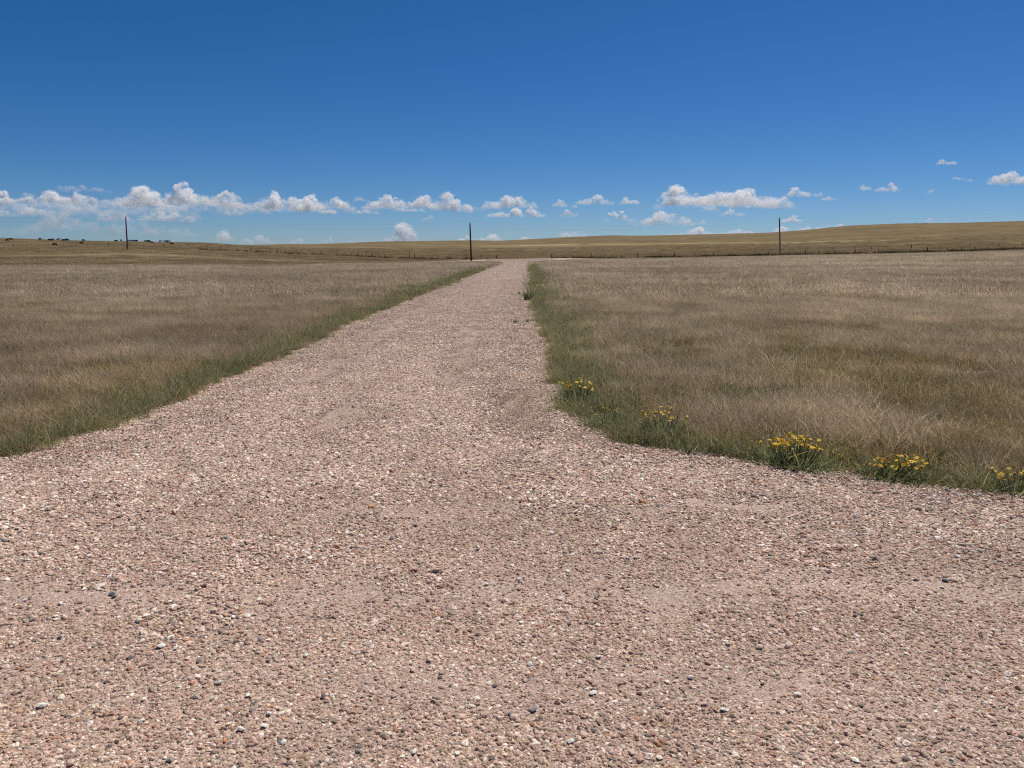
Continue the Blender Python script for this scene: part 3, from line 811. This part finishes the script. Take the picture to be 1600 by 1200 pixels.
# ------------------------------------------------------------------ fences
M_POST = wood_mat('fence_post_wood', (0.085, 0.066, 0.05))
M_POST2 = wood_mat('fence_post_grey', (0.17, 0.14, 0.11))
M_TPOST = mat_plain('steel_post', (0.10, 0.09, 0.075), 0.7, 0.2, metallic=0.3)
def post_mesh(h, r, seed):
    R_ = random.Random(seed)
    pts = [(0, 0, -0.3)] + [(R_.uniform(-.03, .03) * t, R_.uniform(-.03, .03) * t, h * t) for t in (0.02, 0.35, 0.7, 1.0)]
    return tube_mesh('fence_post', [(pts, [r * 1.05, r, r * 0.97, r * 0.92, r * 0.86], 8)])
POST_W = [post_mesh(1.35, 0.10, k) for k in range(3)] + [post_mesh(1.5, 0.15, 9)]
for me in POST_W: me.materials.append(M_POST)
POST_G = [post_mesh(1.3, 0.09, k + 20) for k in range(2)]
for me in POST_G: me.materials.append(M_POST2)
POST_T = [post_mesh(1.25, 0.045, 40)]
POST_T[0].materials.append(M_TPOST)
def fence(name, uv_path, spacing, label, heavy=(), group=None, wire_n=4):
    W = [hit(u, v) for u, v in uv_path]
    W = np.array(W); seg = np.hypot(np.diff(W[:, 0]), np.diff(W[:, 1])); cum = np.concatenate([[0], np.cumsum(seg)])
    s, ps = 0.0, []
    while s < cum[-1]:
        ps.append(s); s += spacing * random.uniform(0.75, 1.25)
    X = np.interp(ps, cum, W[:, 0]); Y = np.interp(ps, cum, W[:, 1]); Z = ground_z(X, Y)
    e = empty(name, (X[0], Y[0], Z[0]))
    base = np.array([X[0], Y[0], Z[0]])
    wd = [[] for _ in range(wire_n)]
    for i, (x, y, z) in enumerate(zip(X, Y, Z)):
        big = i % 7 == 0 or i in heavy
        me = POST_W[3] if big else random.choice(POST_W[:3] * 2 + POST_G + POST_T * 2)
        p = bpy.data.objects.new('post', me); col.objects.link(p); p.parent = e
        p.location = (x - base[0], y - base[1], z - base[2])
        p.rotation_euler = (random.uniform(-.07, .07), random.uniform(-.07, .07), random.uniform(0, 6.28))
        p.scale = (1, 1, random.uniform(0.85, 1.1))
        for k in range(wire_n):
            wd[k].append((x - base[0], y - base[1], z - base[2] + 0.3 + 0.27 * k))
    for k in range(wire_n):
        mesh_obj('wire', tube_mesh('fence_wire', [(wd[k], [0.004] * len(wd[k]), 5)]), M_FWIRE, e)
    tag(e, label, 'fence', group)
    return X, Y
fr = fence('wire_fence', [(862, 404.6), (1000, 403.0), (1100, 401.2), (1200, 399.6), (1300, 397.6), (1400, 395.4), (1500, 392.8), (1640, 388.8)], 5.6, 'barbed wire fence on short dark posts with weeds along its foot, right of the junction')
fence('wire_fence', [(1180, 394.0), (1300, 391.5), (1400, 388.6), (1480, 386.3), (1560, 384.3), (1640, 382.2)], 9.5, 'sparse back fence on slim posts running up the foot of the big hill')
fl_ = fence('wire_fence', [(776, 404.2), (720, 405.0), (680, 405.6), (630, 404.2), (568, 401.4), (500, 398.4), (430, 395.2), (360, 391.5), (300, 389.6)], 5.2, 'wire fence on dark posts crossing the pasture left of the junction')
fence('wire_fence', [(640, 397.0), (590, 396.0), (530, 394.4), (470, 392.8), (400, 390.2), (330, 387.2), (270, 385.8), (217, 385.2), (163, 384.4), (108, 384.8), (60, 385.2), (-40, 385.8)], 8.5, 'long wire fence running below the grazing cattle')
# a few lone posts on the far skyline
sk = []
for i, u in enumerate((1428, 1432, 1441, 1445, 1447.5)):
    p = hit(u, 350.2)
    o = bpy.data.objects.new('fence_post', POST_W[i % 3]); col.objects.link(o)
    o.location = p; o.scale = (2.2, 2.2, 1.9)
    tag(o, 'short dark post standing on the skyline of the big hill', 'post', 'posts on the far skyline')

# ---- weeds piled against the fence right of the junction
def build_weeds():
    DK = [(0.06, 0.055, 0.03), (0.045, 0.055, 0.025), (0.09, 0.065, 0.035), (0.12, 0.09, 0.05)]
    S_w = [src('weed_a%02d' % k, blades_mesh('weed_a', 240, 0.5, 0.34, 0.4, 0.03, DK, [3, 2, 2, 1], lean=(0, 0), spread=0.7, clump=5), M_HILL) for k in range(4)]
    X, Y = fr; n = 900
    t = rng.random(n) * (len(X) - 1); i = t.astype(int); f = t - i
    x = X[i] * (1 - f) + X[i + 1] * f; y = Y[i] * (1 - f) + Y[i + 1] * f + rng.normal(-0.3, 0.5, n)
    keep = fbm(x, y, 0.12, 4) + 0.25 * rng.standard_normal(n) > -0.15
    x, y = x[keep], y[keep]
    X, Y = fl_; n2 = 160
    t = rng.random(n2) * (len(X) - 1); i = t.astype(int); f = t - i
    x2 = X[i] * (1 - f) + X[i + 1] * f; y2 = Y[i] * (1 - f) + Y[i + 1] * f + rng.normal(0, 0.5, n2)
    x, y = np.concatenate([x, x2]), np.concatenate([y, y2])
    m = ~on_gravel(x, y, 0.2); x, y = x[m], y[m]
    tag(instancer('fence_line_weeds', S_w, np.column_stack([x, y, ground_z(x, y)]), rng.random(len(x)) * 6.28, 0.6 + 0.8 * rng.random(len(x)), rng.integers(0, 4, len(x))), 'dark tangled weeds grown up along the fence foot', 'weeds')
build_weeds()

# ------------------------------------------------------------------ cattle
def skin_mesh(name, verts, edges, radii, root):
    me = bpy.data.meshes.new(name); me.from_pydata(verts, edges, [])
    o = bpy.data.objects.new(name, me); col.objects.link(o)
    md = o.modifiers.new('skin', 'SKIN'); md.use_smooth_shade = True
    for i, r in enumerate(radii):
        sv = me.skin_vertices[0].data[i]; sv.radius = (r, r) if not isinstance(r, tuple) else r
        sv.use_root = (i == root)
    sb = o.modifiers.new('sub', 'SUBSURF'); sb.levels = 1; sb.render_levels = 1
    dg = bpy.context.evaluated_depsgraph_get()
    out = bpy.data.meshes.new_from_object(o.evaluated_get(dg))
    bpy.data.objects.remove(o); bpy.data.meshes.remove(me)
    out.name = name
    return out
def cow_mesh(graze):
    V = [(0, 0, 1.0), (0.45, 0, 1.02), (0.85, 0, 1.08), (-0.45, 0, 1.02), (-0.85, 0, 1.08), (-0.98, 0, 1.0), (-1.02, 0, 0.55)]
    R_ = [0.36, 0.34, 0.27, 0.35, 0.27, 0.05, 0.035]
    E = [(0, 1), (1, 2), (0, 3), (3, 4), (4, 5), (5, 6)]
    if graze: neck = [(1.12, 0, 0.82), (1.32, 0, 0.42), (1.42, 0, 0.22), (1.52, 0, 0.05)]
    else: neck = [(1.12, 0, 1.25), (1.36, 0, 1.42), (1.58, 0, 1.32), (1.76, 0, 1.2)]
    b_ = len(V); V += neck; R_ += [0.19, 0.14, 0.13, 0.085]
    E += [(2, b_), (b_, b_ + 1), (b_ + 1, b_ + 2), (b_ + 2, b_ + 3)]
    for s_ in (-1, 1):
        k = len(V)
        ex = V[b_ + 1]
        V.append((ex[0] - 0.06, s_ * 0.24, ex[2] + 0.08)); R_.append(0.045); E.append((b_ + 1, k))
        k = len(V); V += [(0.68, s_ * 0.2, 0.68), (0.70, s_ * 0.2, 0.38), (0.68, s_ * 0.2, 0.02)]; R_ += [0.13, 0.075, 0.06]
        E += [(1, k), (k, k + 1), (k + 1, k + 2)]
        k = len(V); V += [(-0.62, s_ * 0.21, 0.72), (-0.82, s_ * 0.21, 0.44), (-0.74, s_ * 0.21, 0.02)]; R_ += [0.16, 0.08, 0.06]
        E += [(3, k), (k, k + 1), (k + 1, k + 2)]
    return skin_mesh('cow', V, E, R_, 0)
COW = [cow_mesh(True), cow_mesh(False)]
M_BLACK = mat_plain('black_hide', (0.012, 0.011, 0.011), 0.6, 0.2)
M_BROWN = mat_plain('brown_hide', (0.07, 0.03, 0.018), 0.6, 0.2)
COW_V = {}
for g in (0, 1):
    for nm, m in (('black', M_BLACK), ('brown', M_BROWN)):
        me = COW[g].copy(); me.materials.clear(); me.materials.append(m); COW_V[(g, nm)] = me
HERD = [(16.5, 375.5, 0, 'black', 0.1), (11.5, 377.2, 0, 'brown', 2.6), (63, 375.2, 0, 'black', 3.1), (77.5, 376.4, 0, 'brown', 0.3), (82.5, 376.2, 0, 'black', 3.0), (91, 376.0, 1, 'black', 0.2), (98.5, 376.9, 0, 'black', 2.9), (102.5, 377.0, 0, 'black', 0.4), (106, 376.2, 1, 'black', 3.3), (130, 377.2, 0, 'black', 0.1), (86, 384.2, 0, 'brown', 3.2), (127, 382.0, 0, 'brown', 0.0), (181, 378.2, 0, 'black', 0.2), (189.5, 377.4, 1, 'black', 2.8), (200, 377.6, 0, 'black', 0.3), (206.5, 377.9, 0, 'black', 3.1), (210.5, 378.0, 1, 'black', 0.2), (214, 378.2, 0, 'brown', 2.9), (227, 378.8, 0, 'black', 0.1), (231, 378.2, 1, 'black', 0.9), (233.6, 379.0, 0, 'black', 3.0), (237, 380.6, 0, 'brown', 0.2), (251, 378.6, 0, 'black', 2.9), (257, 378.2, 1, 'black', 0.2), (260.5, 379.4, 0, 'black', 0.0), (264.5, 378.8, 1, 'black', 3.0), (268, 382.6, 0, 'black', 0.3)]
COWLAB = {(0, 'black'): 'black cow grazing head down on the ridge behind the leaning pole', (1, 'black'): 'black cow standing head up on the ridge behind the leaning pole', (0, 'brown'): 'brown cow grazing among the black cattle on the ridge top'}
for u, v, g, c, rz in HERD:
    p = hit(u, v)
    o = bpy.data.objects.new('cow', COW_V[(g, c)]); col.objects.link(o)
    o.location = p; o.rotation_euler = (0, 0, rz + random.uniform(-.3, .3)); o.scale = (0.82, 0.82, 0.86)
    lab_ = COWLAB.get((g, c), 'brown cow')
    if c == 'brown' and v > 381: lab_ = 'brown cow grazing low on the slope beneath the row of black cattle'
    tag(o, lab_, 'cow', 'cattle grazing along the left ridge')

# ------------------------------------------------------------------ flowering plants beside the gravel
M_LEAF = mat_attr('weed_leaves', 0.6, 0.45, spec=0.3)
def flower_mesh(name, n_pet, yel):
    V, F_, MI = [], [], []
    for k in range(n_pet):
        a = 2 * math.pi * k / n_pet; w = 0.30
        d = Vector((math.cos(a), math.sin(a), 0)); s_ = Vector((-math.sin(a), math.cos(a), 0))
        b_ = len(V)
        dz = 0.1 * math.sin(k * 2.3)
        V += [d * 0.25 + Vector((0, 0, 0.0)), d * 0.7 + s_ * w + Vector((0, 0, 0.12 + dz)), d * 1.0 + Vector((0, 0, 0.05 + dz)), d * 0.7 - s_ * w + Vector((0, 0, 0.12 + dz))]
        F_.append((b_, b_ + 1, b_ + 2, b_ + 3)); MI.append(0)
    b_ = len(V); n = 8
    for k in range(n):
        a = 2 * math.pi * k / n; V.append(Vector((0.30 * math.cos(a), 0.30 * math.sin(a), 0.02)))
    V.append(Vector((0, 0, 0.22)))
    for k in range(n): F_.append((b_ + k, b_ + (k + 1) % n, b_ + n)); MI.append(1)
    me = bpy.data.meshes.new(name); me.from_pydata([tuple(v) for v in V], [], F_)
    me.polygons.foreach_set('material_index', MI); me.materials.append(M_PETAL); me.materials.append(M_DISC); me.update()
    return me
M_PETAL = mat_plain('yellow_petals', (0.92, 0.60, 0.02), 0.55, 0.15, 20)
M_DISC = mat_plain('flower_centre', (0.50, 0.22, 0.01), 0.8, 0.2, 20)
FLW = [flower_mesh('flower', 8, 0), flower_mesh('flower', 10, 0), flower_mesh('flower', 7, 0)]
LEAFC = [(0.12, 0.145, 0.062), (0.15, 0.165, 0.07), (0.19, 0.19, 0.08), (0.13, 0.15, 0.08), (0.27, 0.20, 0.095)]
def flower_plant(u, v, w_px, h_px, n_fl, flower_r, label, leafy=1.0, uspread=None, seed=0, fcluster=None):
    R_ = random.Random(seed * 13 + 5); rg = np.random.default_rng(seed + 100)
    p = hit(u, v); sc_ = p[1] / 1220.0
    W, H = w_px * sc_, h_px * sc_
    e = empty('wildflower_plant', p)
    mesh_obj('foliage', blades_mesh('wildflower_foliage', int(760 * leafy), W * 0.5, H * 0.46, 0.35, 0.0085, LEAFC, [3, 3, 2, 2, 0.7], lean=(0, 0), spread=0.85, r_g=rg), M_LEAF, e)
    stems = []
    fl = []
    n_fl = int(n_fl * 2.4)
    for i in range(n_fl):
        if fcluster: fx = fcluster[i % len(fcluster)] * W * 0.5 + R_.gauss(0, 0.07) * W
        else: fx = R_.uniform(-0.5, 0.5) * W
        fy = R_.uniform(-0.3, 0.3) * W
        fz = H * R_.uniform(0.72, 1.15) * (1 - 0.25 * abs(fx / W))
        fl.append((fx, fy, fz))
        stems.append(([(fx * 0.35, fy * 0.35, -0.01), (fx * 0.8, fy * 0.8, fz * 0.55), (fx, fy, fz)], [0.002, 0.0018, 0.0014], 5))
    if stems: mesh_obj('stems', tube_mesh('wildflower_stems', stems), M_STEM, e)
    for fx, fy, fz in fl:
        o = bpy.data.objects.new('flower', FLW[R_.randrange(3)]); col.objects.link(o); o.parent = e
        o.location = (fx, fy, fz + 0.002); s_ = 1.02 * flower_r * R_.uniform(0.6, 1.2); o.scale = (s_, s_, s_)
        o.rotation_euler = (R_.uniform(-0.2, 1.0), R_.uniform(-.5, .5), R_.uniform(0, 6.28))
    tag(e, label, 'flower', 'yellow wildflowers along the gravel edge')
M_STEM = mat_plain('green_stems', (0.10, 0.13, 0.05), 0.7, 0.2)
flower_plant(906, 632, 62, 36, 26, 0.017, 'yellow wildflower clump where the drive narrows, brightest blooms beside the gravel', seed=1, fcluster=(-0.75, -0.7, -0.65, -0.1, 0.1, 0.4, 0.6))
flower_plant(1032, 686, 76, 46, 22, 0.013, 'bushy wildflower plant with only sparse small yellow blooms', 1.1, seed=2)
flower_plant(948, 668, 56, 34, 9, 0.010, 'thin wildflower plant with scattered tiny blooms at the inside of the gravel curve', 0.6, seed=3)
flower_plant(1241, 736, 74, 54, 44, 0.015, 'full rounded wildflower bush thick with yellow blooms over dark green leaves', 1.5, seed=4)
flower_plant(1400, 752, 96, 38, 36, 0.015, 'low wide wildflower row of yellow blooms over green grass at the gravel edge', 1.2, seed=5, fcluster=(-0.7, -0.45, -0.4, 0.05, 0.25, 0.3, 0.65, 0.8))
flower_plant(1586, 778, 70, 46, 16, 0.015, 'wildflower plant with loose yellow blooms standing high above the grass', 1.0, seed=6)
flower_plant(1188, 722, 44, 34, 7, 0.010, 'small rusty leaved wildflower with few orange yellow blooms beside the full bush', 0.7, seed=7)
flower_plant(1300, 732, 50, 26, 8, 0.008, 'short green wildflower plant with faint yellow buds between two blooming clumps', 1.0, seed=8)

# ---- single tufts and weeds one can pick out
BLUEG = [(0.12, 0.14, 0.075), (0.14, 0.155, 0.085), (0.10, 0.12, 0.06), (0.24, 0.21, 0.12)]
def tuft(u, v, w_px, h_px, label, n=70, cols=BLUEG, name='grass_tuft', cat='grass tuft', seed=0, on_road=False):
    rg = np.random.default_rng(seed + 300)
    p = hit(u, v); sc_ = p[1] / 1220.0
    if on_road: p[2] = float(gravel_z(np.array([p[0]]), np.array([p[1]]))[0])
    me = blades_mesh(name, n, w_px * sc_ * 0.22, h_px * sc_, 0.25, max(0.006, 1.3 * sc_), cols, [3, 2, 2, 1], lean=(-0.05, -0.1), spread=0.42, r_g=rg)
    o = mesh_obj(name, me, M_GREEN); o.location = p
    tag(o, label, cat)
tuft(1013, 697, 30, 30, 'blue green grass tuft spilling onto the gravel below the sparse wildflower', seed=1)
tuft(1077, 714, 28, 28, 'blue green grass tuft standing by the bare patch at the gravel edge', seed=2)
tuft(826, 470, 26, 15, 'leafy green tuft jutting from the verge onto the far driveway', n=70, seed=3, on_road=True)
tuft(805, 507, 14, 5, 'flat green weed growing in the driveway gravel', name='weed', cat='weed', n=40, seed=4, on_road=True)
tuft(824, 505, 8, 5, 'small dark weed in the gravel beside the flat green weed', name='weed', cat='weed', n=30, seed=5, on_road=True)
tuft(811, 461, 8, 4, 'tiny weed in the gravel close to the jutting green tuft', name='weed', cat='weed', n=30, seed=6, on_road=True)
tuft(830, 424, 6, 4, 'tiny dark weed at the right gravel edge near the junction', name='weed', cat='weed', n=30, seed=7, on_road=True)

# ------------------------------------------------------------------ clouds
def cloud_mat(dens, Hm, seed):
    m = bpy.data.materials.new('cloud_vapour'); m.use_nodes = True
    nd, lk = m.node_tree.nodes, m.node_tree.links
    nd.clear()
    out = nd.new('ShaderNodeOutputMaterial'); pv = nd.new('ShaderNodeVolumePrincipled')
    pv.inputs['Color'].default_value = (1, 1, 1, 1); pv.inputs['Anisotropy'].default_value = 0.15
    tc = nd.new('ShaderNodeTexCoord'); mp = nd.new('ShaderNodeMapping')
    k = 1.0 / (Hm * 0.34)
    mp.inputs['Scale'].default_value = (k * 0.8, k, k); mp.inputs['Location'].default_value = (seed * 7.3, seed * 1.7, 0)
    nz = nd.new('ShaderNodeTexNoise'); nz.inputs['Scale'].default_value = 1.0; nz.inputs['Detail'].default_value = 4; nz.inputs['Roughness'].default_value = 0.62
    lk.new(tc.outputs['Object'], mp.inputs[0]); lk.new(mp.outputs[0], nz.inputs['Vector'])
    mr = nd.new('ShaderNodeMapRange'); mr.interpolation_type = 'SMOOTHSTEP'
    mr.inputs[1].default_value = 0.40; mr.inputs[2].default_value = 0.62; mr.inputs[3].default_value = 0.0; mr.inputs[4].default_value = dens * 2.1
    lk.new(nz.outputs[0], mr.inputs[0])
    # cumulus are thickest in their heads and fray out at the base
    sx = nd.new('ShaderNodeSeparateXYZ'); lk.new(tc.outputs['Object'], sx.inputs[0])
    hr = nd.new('ShaderNodeMapRange'); hr.inputs[1].default_value = -Hm * 0.5; hr.inputs[2].default_value = Hm * 0.15
    hr.inputs[3].default_value = 0.12; hr.inputs[4].default_value = 1.0
    lk.new(sx.outputs['Z'], hr.inputs[0])
    mu = nd.new('ShaderNodeMath'); mu.operation = 'MULTIPLY'; lk.new(mr.outputs[0], mu.inputs[0]); lk.new(hr.outputs[0], mu.inputs[1])
    lk.new(mu.outputs[0], pv.inputs['Density'])
    lk.new(pv.outputs[0], out.inputs['Volume'])
    m.cycles.volume_step_rate = 0.35; m.cycles.volume_sampling = 'DISTANCE'
    return m
ICO2 = None
def ico2():
    global ICO2
    if ICO2 is None:
        import bmesh
        bm = bmesh.new(); bmesh.ops.create_icosphere(bm, subdivisions=2, radius=1.0)
        v = np.array([x.co[:] for x in bm.verts]); f = np.array([[q.index for q in fc.verts] for fc in bm.faces]); bm.free()
        ICO2 = (v, f)
    return ICO2
def cloud(cx, cy_, w, h, depth, dist, label, seed, tilt=0.0, flat=True):
    """cumulus at photo pixel (cx, cy_), w x h pixels; depth = optical depth through its thickest puff"""
    R_ = random.Random(seed)
    k = dist / 1220.0
    Wm, Hm = w * k * 1.25, h * k * 1.42
    r = ray(cx, cy_); r = r / r[1]
    cen = Vector((r[0] * dist, dist, CAM_H + r[2] * dist))
    n = int(max(4, min(26, 3.6 * w / h + 3)))
    V, F_ = [], []
    sv, sf = ico2()
    base = -Hm * 0.5
    bumps = [(R_.uniform(-0.38, 0.38), R_.uniform(0.6, 1.0)) for _ in range(max(1, int(w / h * 0.9)))]
    for i in range(int(n * 2.6)):
        x = R_.uniform(-0.5, 0.5)
        env = max([a * math.exp(-((x - b_) / (0.28 * h / w + 0.07)) ** 2) for b_, a in bumps] + [0.45]) * (1 - (abs(x) * 2) ** 4 * 0.6)
        rr = Hm * R_.uniform(0.17, 0.34) * (0.55 + 0.45 * env)
        z = base + rr * 0.6 + R_.random() ** 0.7 * max(0, Hm * env - 1.6 * rr)
        yy = R_.uniform(-0.5, 0.5) * Hm * 0.9
        xx = x * (Wm - 2 * rr)
        b0 = sum(len(q) for q in V)
        V.append(sv * rr * np.array([R_.uniform(1.0, 1.35), 1.0, R_.uniform(0.8, 1.0)]) + np.array([xx, yy, z + tilt * xx])); F_.append(sf + b0)
    me = np_mesh('cloud', np.vstack(V), np.vstack(F_))
    o = bpy.data.objects.new('cloud', me); col.objects.link(o)
    md = o.modifiers.new('r', 'REMESH'); md.mode = 'VOXEL'; md.voxel_size = max(Hm / 22, Wm / 110); md.use_smooth_shade = True
    dg = bpy.context.evaluated_depsgraph_get()
    out = bpy.data.meshes.new_from_object(o.evaluated_get(dg))
    o.modifiers.clear(); o.data = out; bpy.data.meshes.remove(me); out.name = 'cloud'
    nv = len(out.vertices)
    co = np.empty(nv * 3, np.float32); out.vertices.foreach_get('co', co); co = co.reshape(-1, 3)
    nr = np.empty(nv * 3, np.float32); out.vertices.foreach_get('normal', nr); nr = nr.reshape(-1, 3)
    s1 = 1.0 / (Hm * 0.22)
    dsp = np.array([mnoise.fractal(Vector(c) * s1 + Vector((seed * 3.1, 0, 0)), 0.9, 2.1, 4) for c in co])
    co = co + nr * (dsp * Hm * 0.13)[:, None]
    if flat:
        lo = base + Hm * 0.05 + tilt * co[:, 0]
        below = co[:, 2] < lo
        co[below, 2] = lo[below] - (lo[below] - co[below, 2]) * 0.3
    out.vertices.foreach_set('co', co.astype(np.float32).ravel()); out.update()
    out.materials.clear(); out.materials.append(cloud_mat(0.6 * min(depth, 4.5) / (Hm * 0.6), Hm, seed))
    o.location = cen
    tag(o, label, 'cloud', 'cumulus clouds along the horizon')
SM = 'small white cloud puff in the blue sky above the horizon'
FT = 'faint hazy scrap of cloud low in the blue sky'
LW_ = 'low pale cloud top peeping over the far hills'
D1, D2, D3 = 45000, 60000, 80000
CL = [
    (5, 306, 30, 20, 5, D1, 'white cloud puff at the outer end of the cloud row over the cattle ridge', 0), (37, 309, 22, 10, 3, D1, SM, 0),
    (88, 305, 50, 21, 4, D1, 'double headed white cumulus left of the tall bright one above the leaning pole', 0), (133, 305, 40, 22, 3.5, D1, 'ragged white cumulus between the double headed and the brightest cumulus', 0),
    (218, 300, 62, 34, 9, D1, 'brightest tall white cumulus directly above the leaning grey pole', 0), (276, 301, 52, 30, 7, D1, 'rounded bright cumulus joined to the right flank of the brightest one', 0), (306, 302, 32, 20, 5, D1, SM, 0),
    (326, 312, 26, 16, 2.2, D1, SM, 0), (362, 305, 32, 32, 4.5, D1, 'narrow towering white cumulus between two wide cloud banks', 0), (366, 329, 32, 12, 2.0, D2, FT, 0),
    (428, 310, 78, 26, 4.5, D1, 'wide white cumulus bank over the long pasture fence', 0), (482, 313, 50, 28, 4.5, D1, 'sloping white cumulus at the right end of the wide bank', 0), (424, 325, 30, 9, 1.8, D2, FT, 0),
    (535, 313, 34, 20, 5, D1, 'compact egg shaped white cloud with a smaller puff below', 0), (514, 327, 22, 11, 3, D2, SM, 0), (562, 309, 20, 9, 1.2, D1, FT, 0),
    (602, 311, 58, 22, 4.5, D1, 'domed white cumulus at the left of the three peaked cloud row', 0), (572, 329, 34, 8, 2.0, D2, FT, 0), (656, 310, 38, 22, 4.5, D1, 'pointed white cumulus in the middle of the three peaked cloud row', 0),
    (692, 309, 36, 30, 5.5, D1, 'tallest white cumulus of the three peaked cloud row', 0), (720, 316, 34, 22, 3.5, D1, SM, 0), (640, 326, 44, 8, 1.6, D2, FT, 0), (668, 339, 18, 7, 1.0, D2, FT, 0),
    (627, 362, 54, 32, 3.2, D2, 'tall hazy pale cumulus standing on the horizon by the dark pole', 0), (409, 372, 36, 14, 1.0, D3, LW_, 0), (462, 373, 24, 14, 1.0, D3, LW_, 0), (514, 373, 16, 9, 1.0, D3, LW_, 0), (560, 377, 34, 9, 1.0, D3, LW_, 0),
    (730, 370, 36, 16, 2.2, D3, LW_, 0), (768, 368, 40, 20, 2.2, D3, LW_, 0), (824, 371, 30, 12, 1.6, D3, LW_, 0), (905, 366, 70, 14, 1.3, D3, LW_, 0),
    (795, 310, 74, 24, 4, D1, 'wide white cumulus above the driveway junction with a flat strip below', 0), (805, 330, 78, 14, 3, D1, 'flat strip of white cloud under the wide cumulus above the junction', 0),
    (874, 316, 22, 11, 1.8, D1, FT, 0), (889, 332, 24, 10, 1.8, D2, FT, 0), (898, 320, 10, 8, 1.2, D1, FT, 0), (928, 308, 50, 18, 3.2, D1, 'soft isolated white cloud with two heads right of the junction', 0), (985, 310, 28, 14, 3, D1, SM, 0),
    (974, 337, 40, 12, 2.6, D2, 'small slanting white cloud tilting down to the right', -0.42), (949, 341, 12, 8, 0.7, D2, FT, 0), (1045, 334, 70, 28, 3.4, D2, 'hazy white cloud with a rounded head under the longest bank', 0),
    (1082, 300, 84, 32, 5, D1, 'bright left end of the longest cloud bank above the hill', 0), (1132, 300, 96, 32, 5, D1, 'middle of the longest cloud bank above the hill', 0), (1186, 300, 88, 36, 5.5, D1, 'tall bright right end of the longest cloud bank above the hill', 0),
    (1110, 326, 30, 7, 1.6, D2, FT, 0), (1145, 330, 36, 11, 1.8, D2, FT, 0), (1095, 346, 24, 8, 1.0, D2, FT, 0), (1256, 298, 44, 14, 2.8, D1, SM, 0), (1294, 308, 22, 8, 2.0, D1, FT, 0), (1028, 312, 6, 5, 1.2, D1, FT, 0),
    (1235, 340, 28, 12, 3, D2, 'little white cloud beside the top of the pale brown pole', 0), (1085, 361, 70, 16, 2.4, D3, LW_, 0), (1150, 361, 60, 12, 2.2, D3, LW_, 0), (1240, 358, 60, 12, 2.0, D3, LW_, 0), (1297, 350, 54, 22, 4, D2, 'bright white cloud rising behind the shoulder of the big hill', 0),
    (1352, 291, 16, 10, 1.8, D1, FT, 0), (1388, 291, 34, 12, 2.2, D1, SM, 0), (1478, 252, 26, 8, 2.2, D1, 'tiny topmost cloud high above the big hill', 0), (1497, 277, 18, 6, 1.1, D1, FT, 0), (1515, 280, 12, 6, 0.9, D1, FT, 0), (1453, 297, 10, 7, 1.0, D1, FT, 0.4),
    (1578, 273, 70, 22, 6, D1, 'bright white peaked cloud high over the right shoulder of the big hill', 0), (1452, 343, 16, 8, 0.8, D3, FT, 0), (1478, 343, 14, 7, 0.6, D3, FT, 0),
    (60, 326, 50, 12, 1.6, D2, FT, 0), (180, 335, 44, 18, 1.8, D2, FT, 0), (240, 334, 40, 18, 2.0, D2, FT, 0), (265, 333, 26, 18, 3.0, D2, SM, 0), (291, 339, 20, 13, 2.4, D2, SM, 0), (351, 364, 28, 20, 2.0, D3, FT, 0), (296, 361, 18, 12, 0.9, D3, FT, 0), (386, 374, 20, 9, 1.2, D3, FT, 0),
    (120, 314, 130, 16, 0.9, D2, 'thin grey blue cloud veil beneath the double headed cumulus', 0), (250, 316, 160, 14, 0.9, D2, 'thin grey blue cloud veil beneath the brightest cumulus', 0), (130, 346, 260, 34, 0.8, D2, 'pale wide haze cloud low over the cattle', 0), (130, 294, 80, 10, 0.55, D2, FT, 0), (30, 330, 90, 14, 0.9, D2, FT, 0), (95, 352, 40, 10, 0.9, D3, FT, 0), (235, 360, 30, 10, 0.8, D3, FT, 0),
    (60, 318, 190, 28, 1.05, D2, 'broad pale cloud veil under the outer end of the cloud row', 0), (200, 322, 200, 32, 1.05, D2, 'broad pale cloud veil crossing behind the leaning pole', 0), (330, 318, 160, 24, 1.2, D2, 'broad pale cloud veil under the narrow towering cumulus', 0),
    (470, 320, 150, 18, 1.1, D2, FT, 0), (660, 318, 170, 18, 1.1, D2, 'broad pale cloud veil under the three peaked cloud row', 0), (1130, 312, 190, 22, 1.2, D2, 'broad pale cloud veil under the longest bank', 0),
    # the row goes on to either side of the view
    (-60, 308, 70, 26, 5, D1, SM, 0), (-170, 312, 90, 26, 5, D1, SM, 0), (1700, 300, 80, 22, 4, D1, SM, 0), (1830, 330, 80, 24, 4, D1, SM, 0),
]
for i, (cx, cy_, w, h, dp, D, lab, tl) in enumerate(CL):
    cloud(cx, cy_, w, h, dp, D * (1 + 0.013 * ((i * 7) % 5)), lab, i + 1, tl)
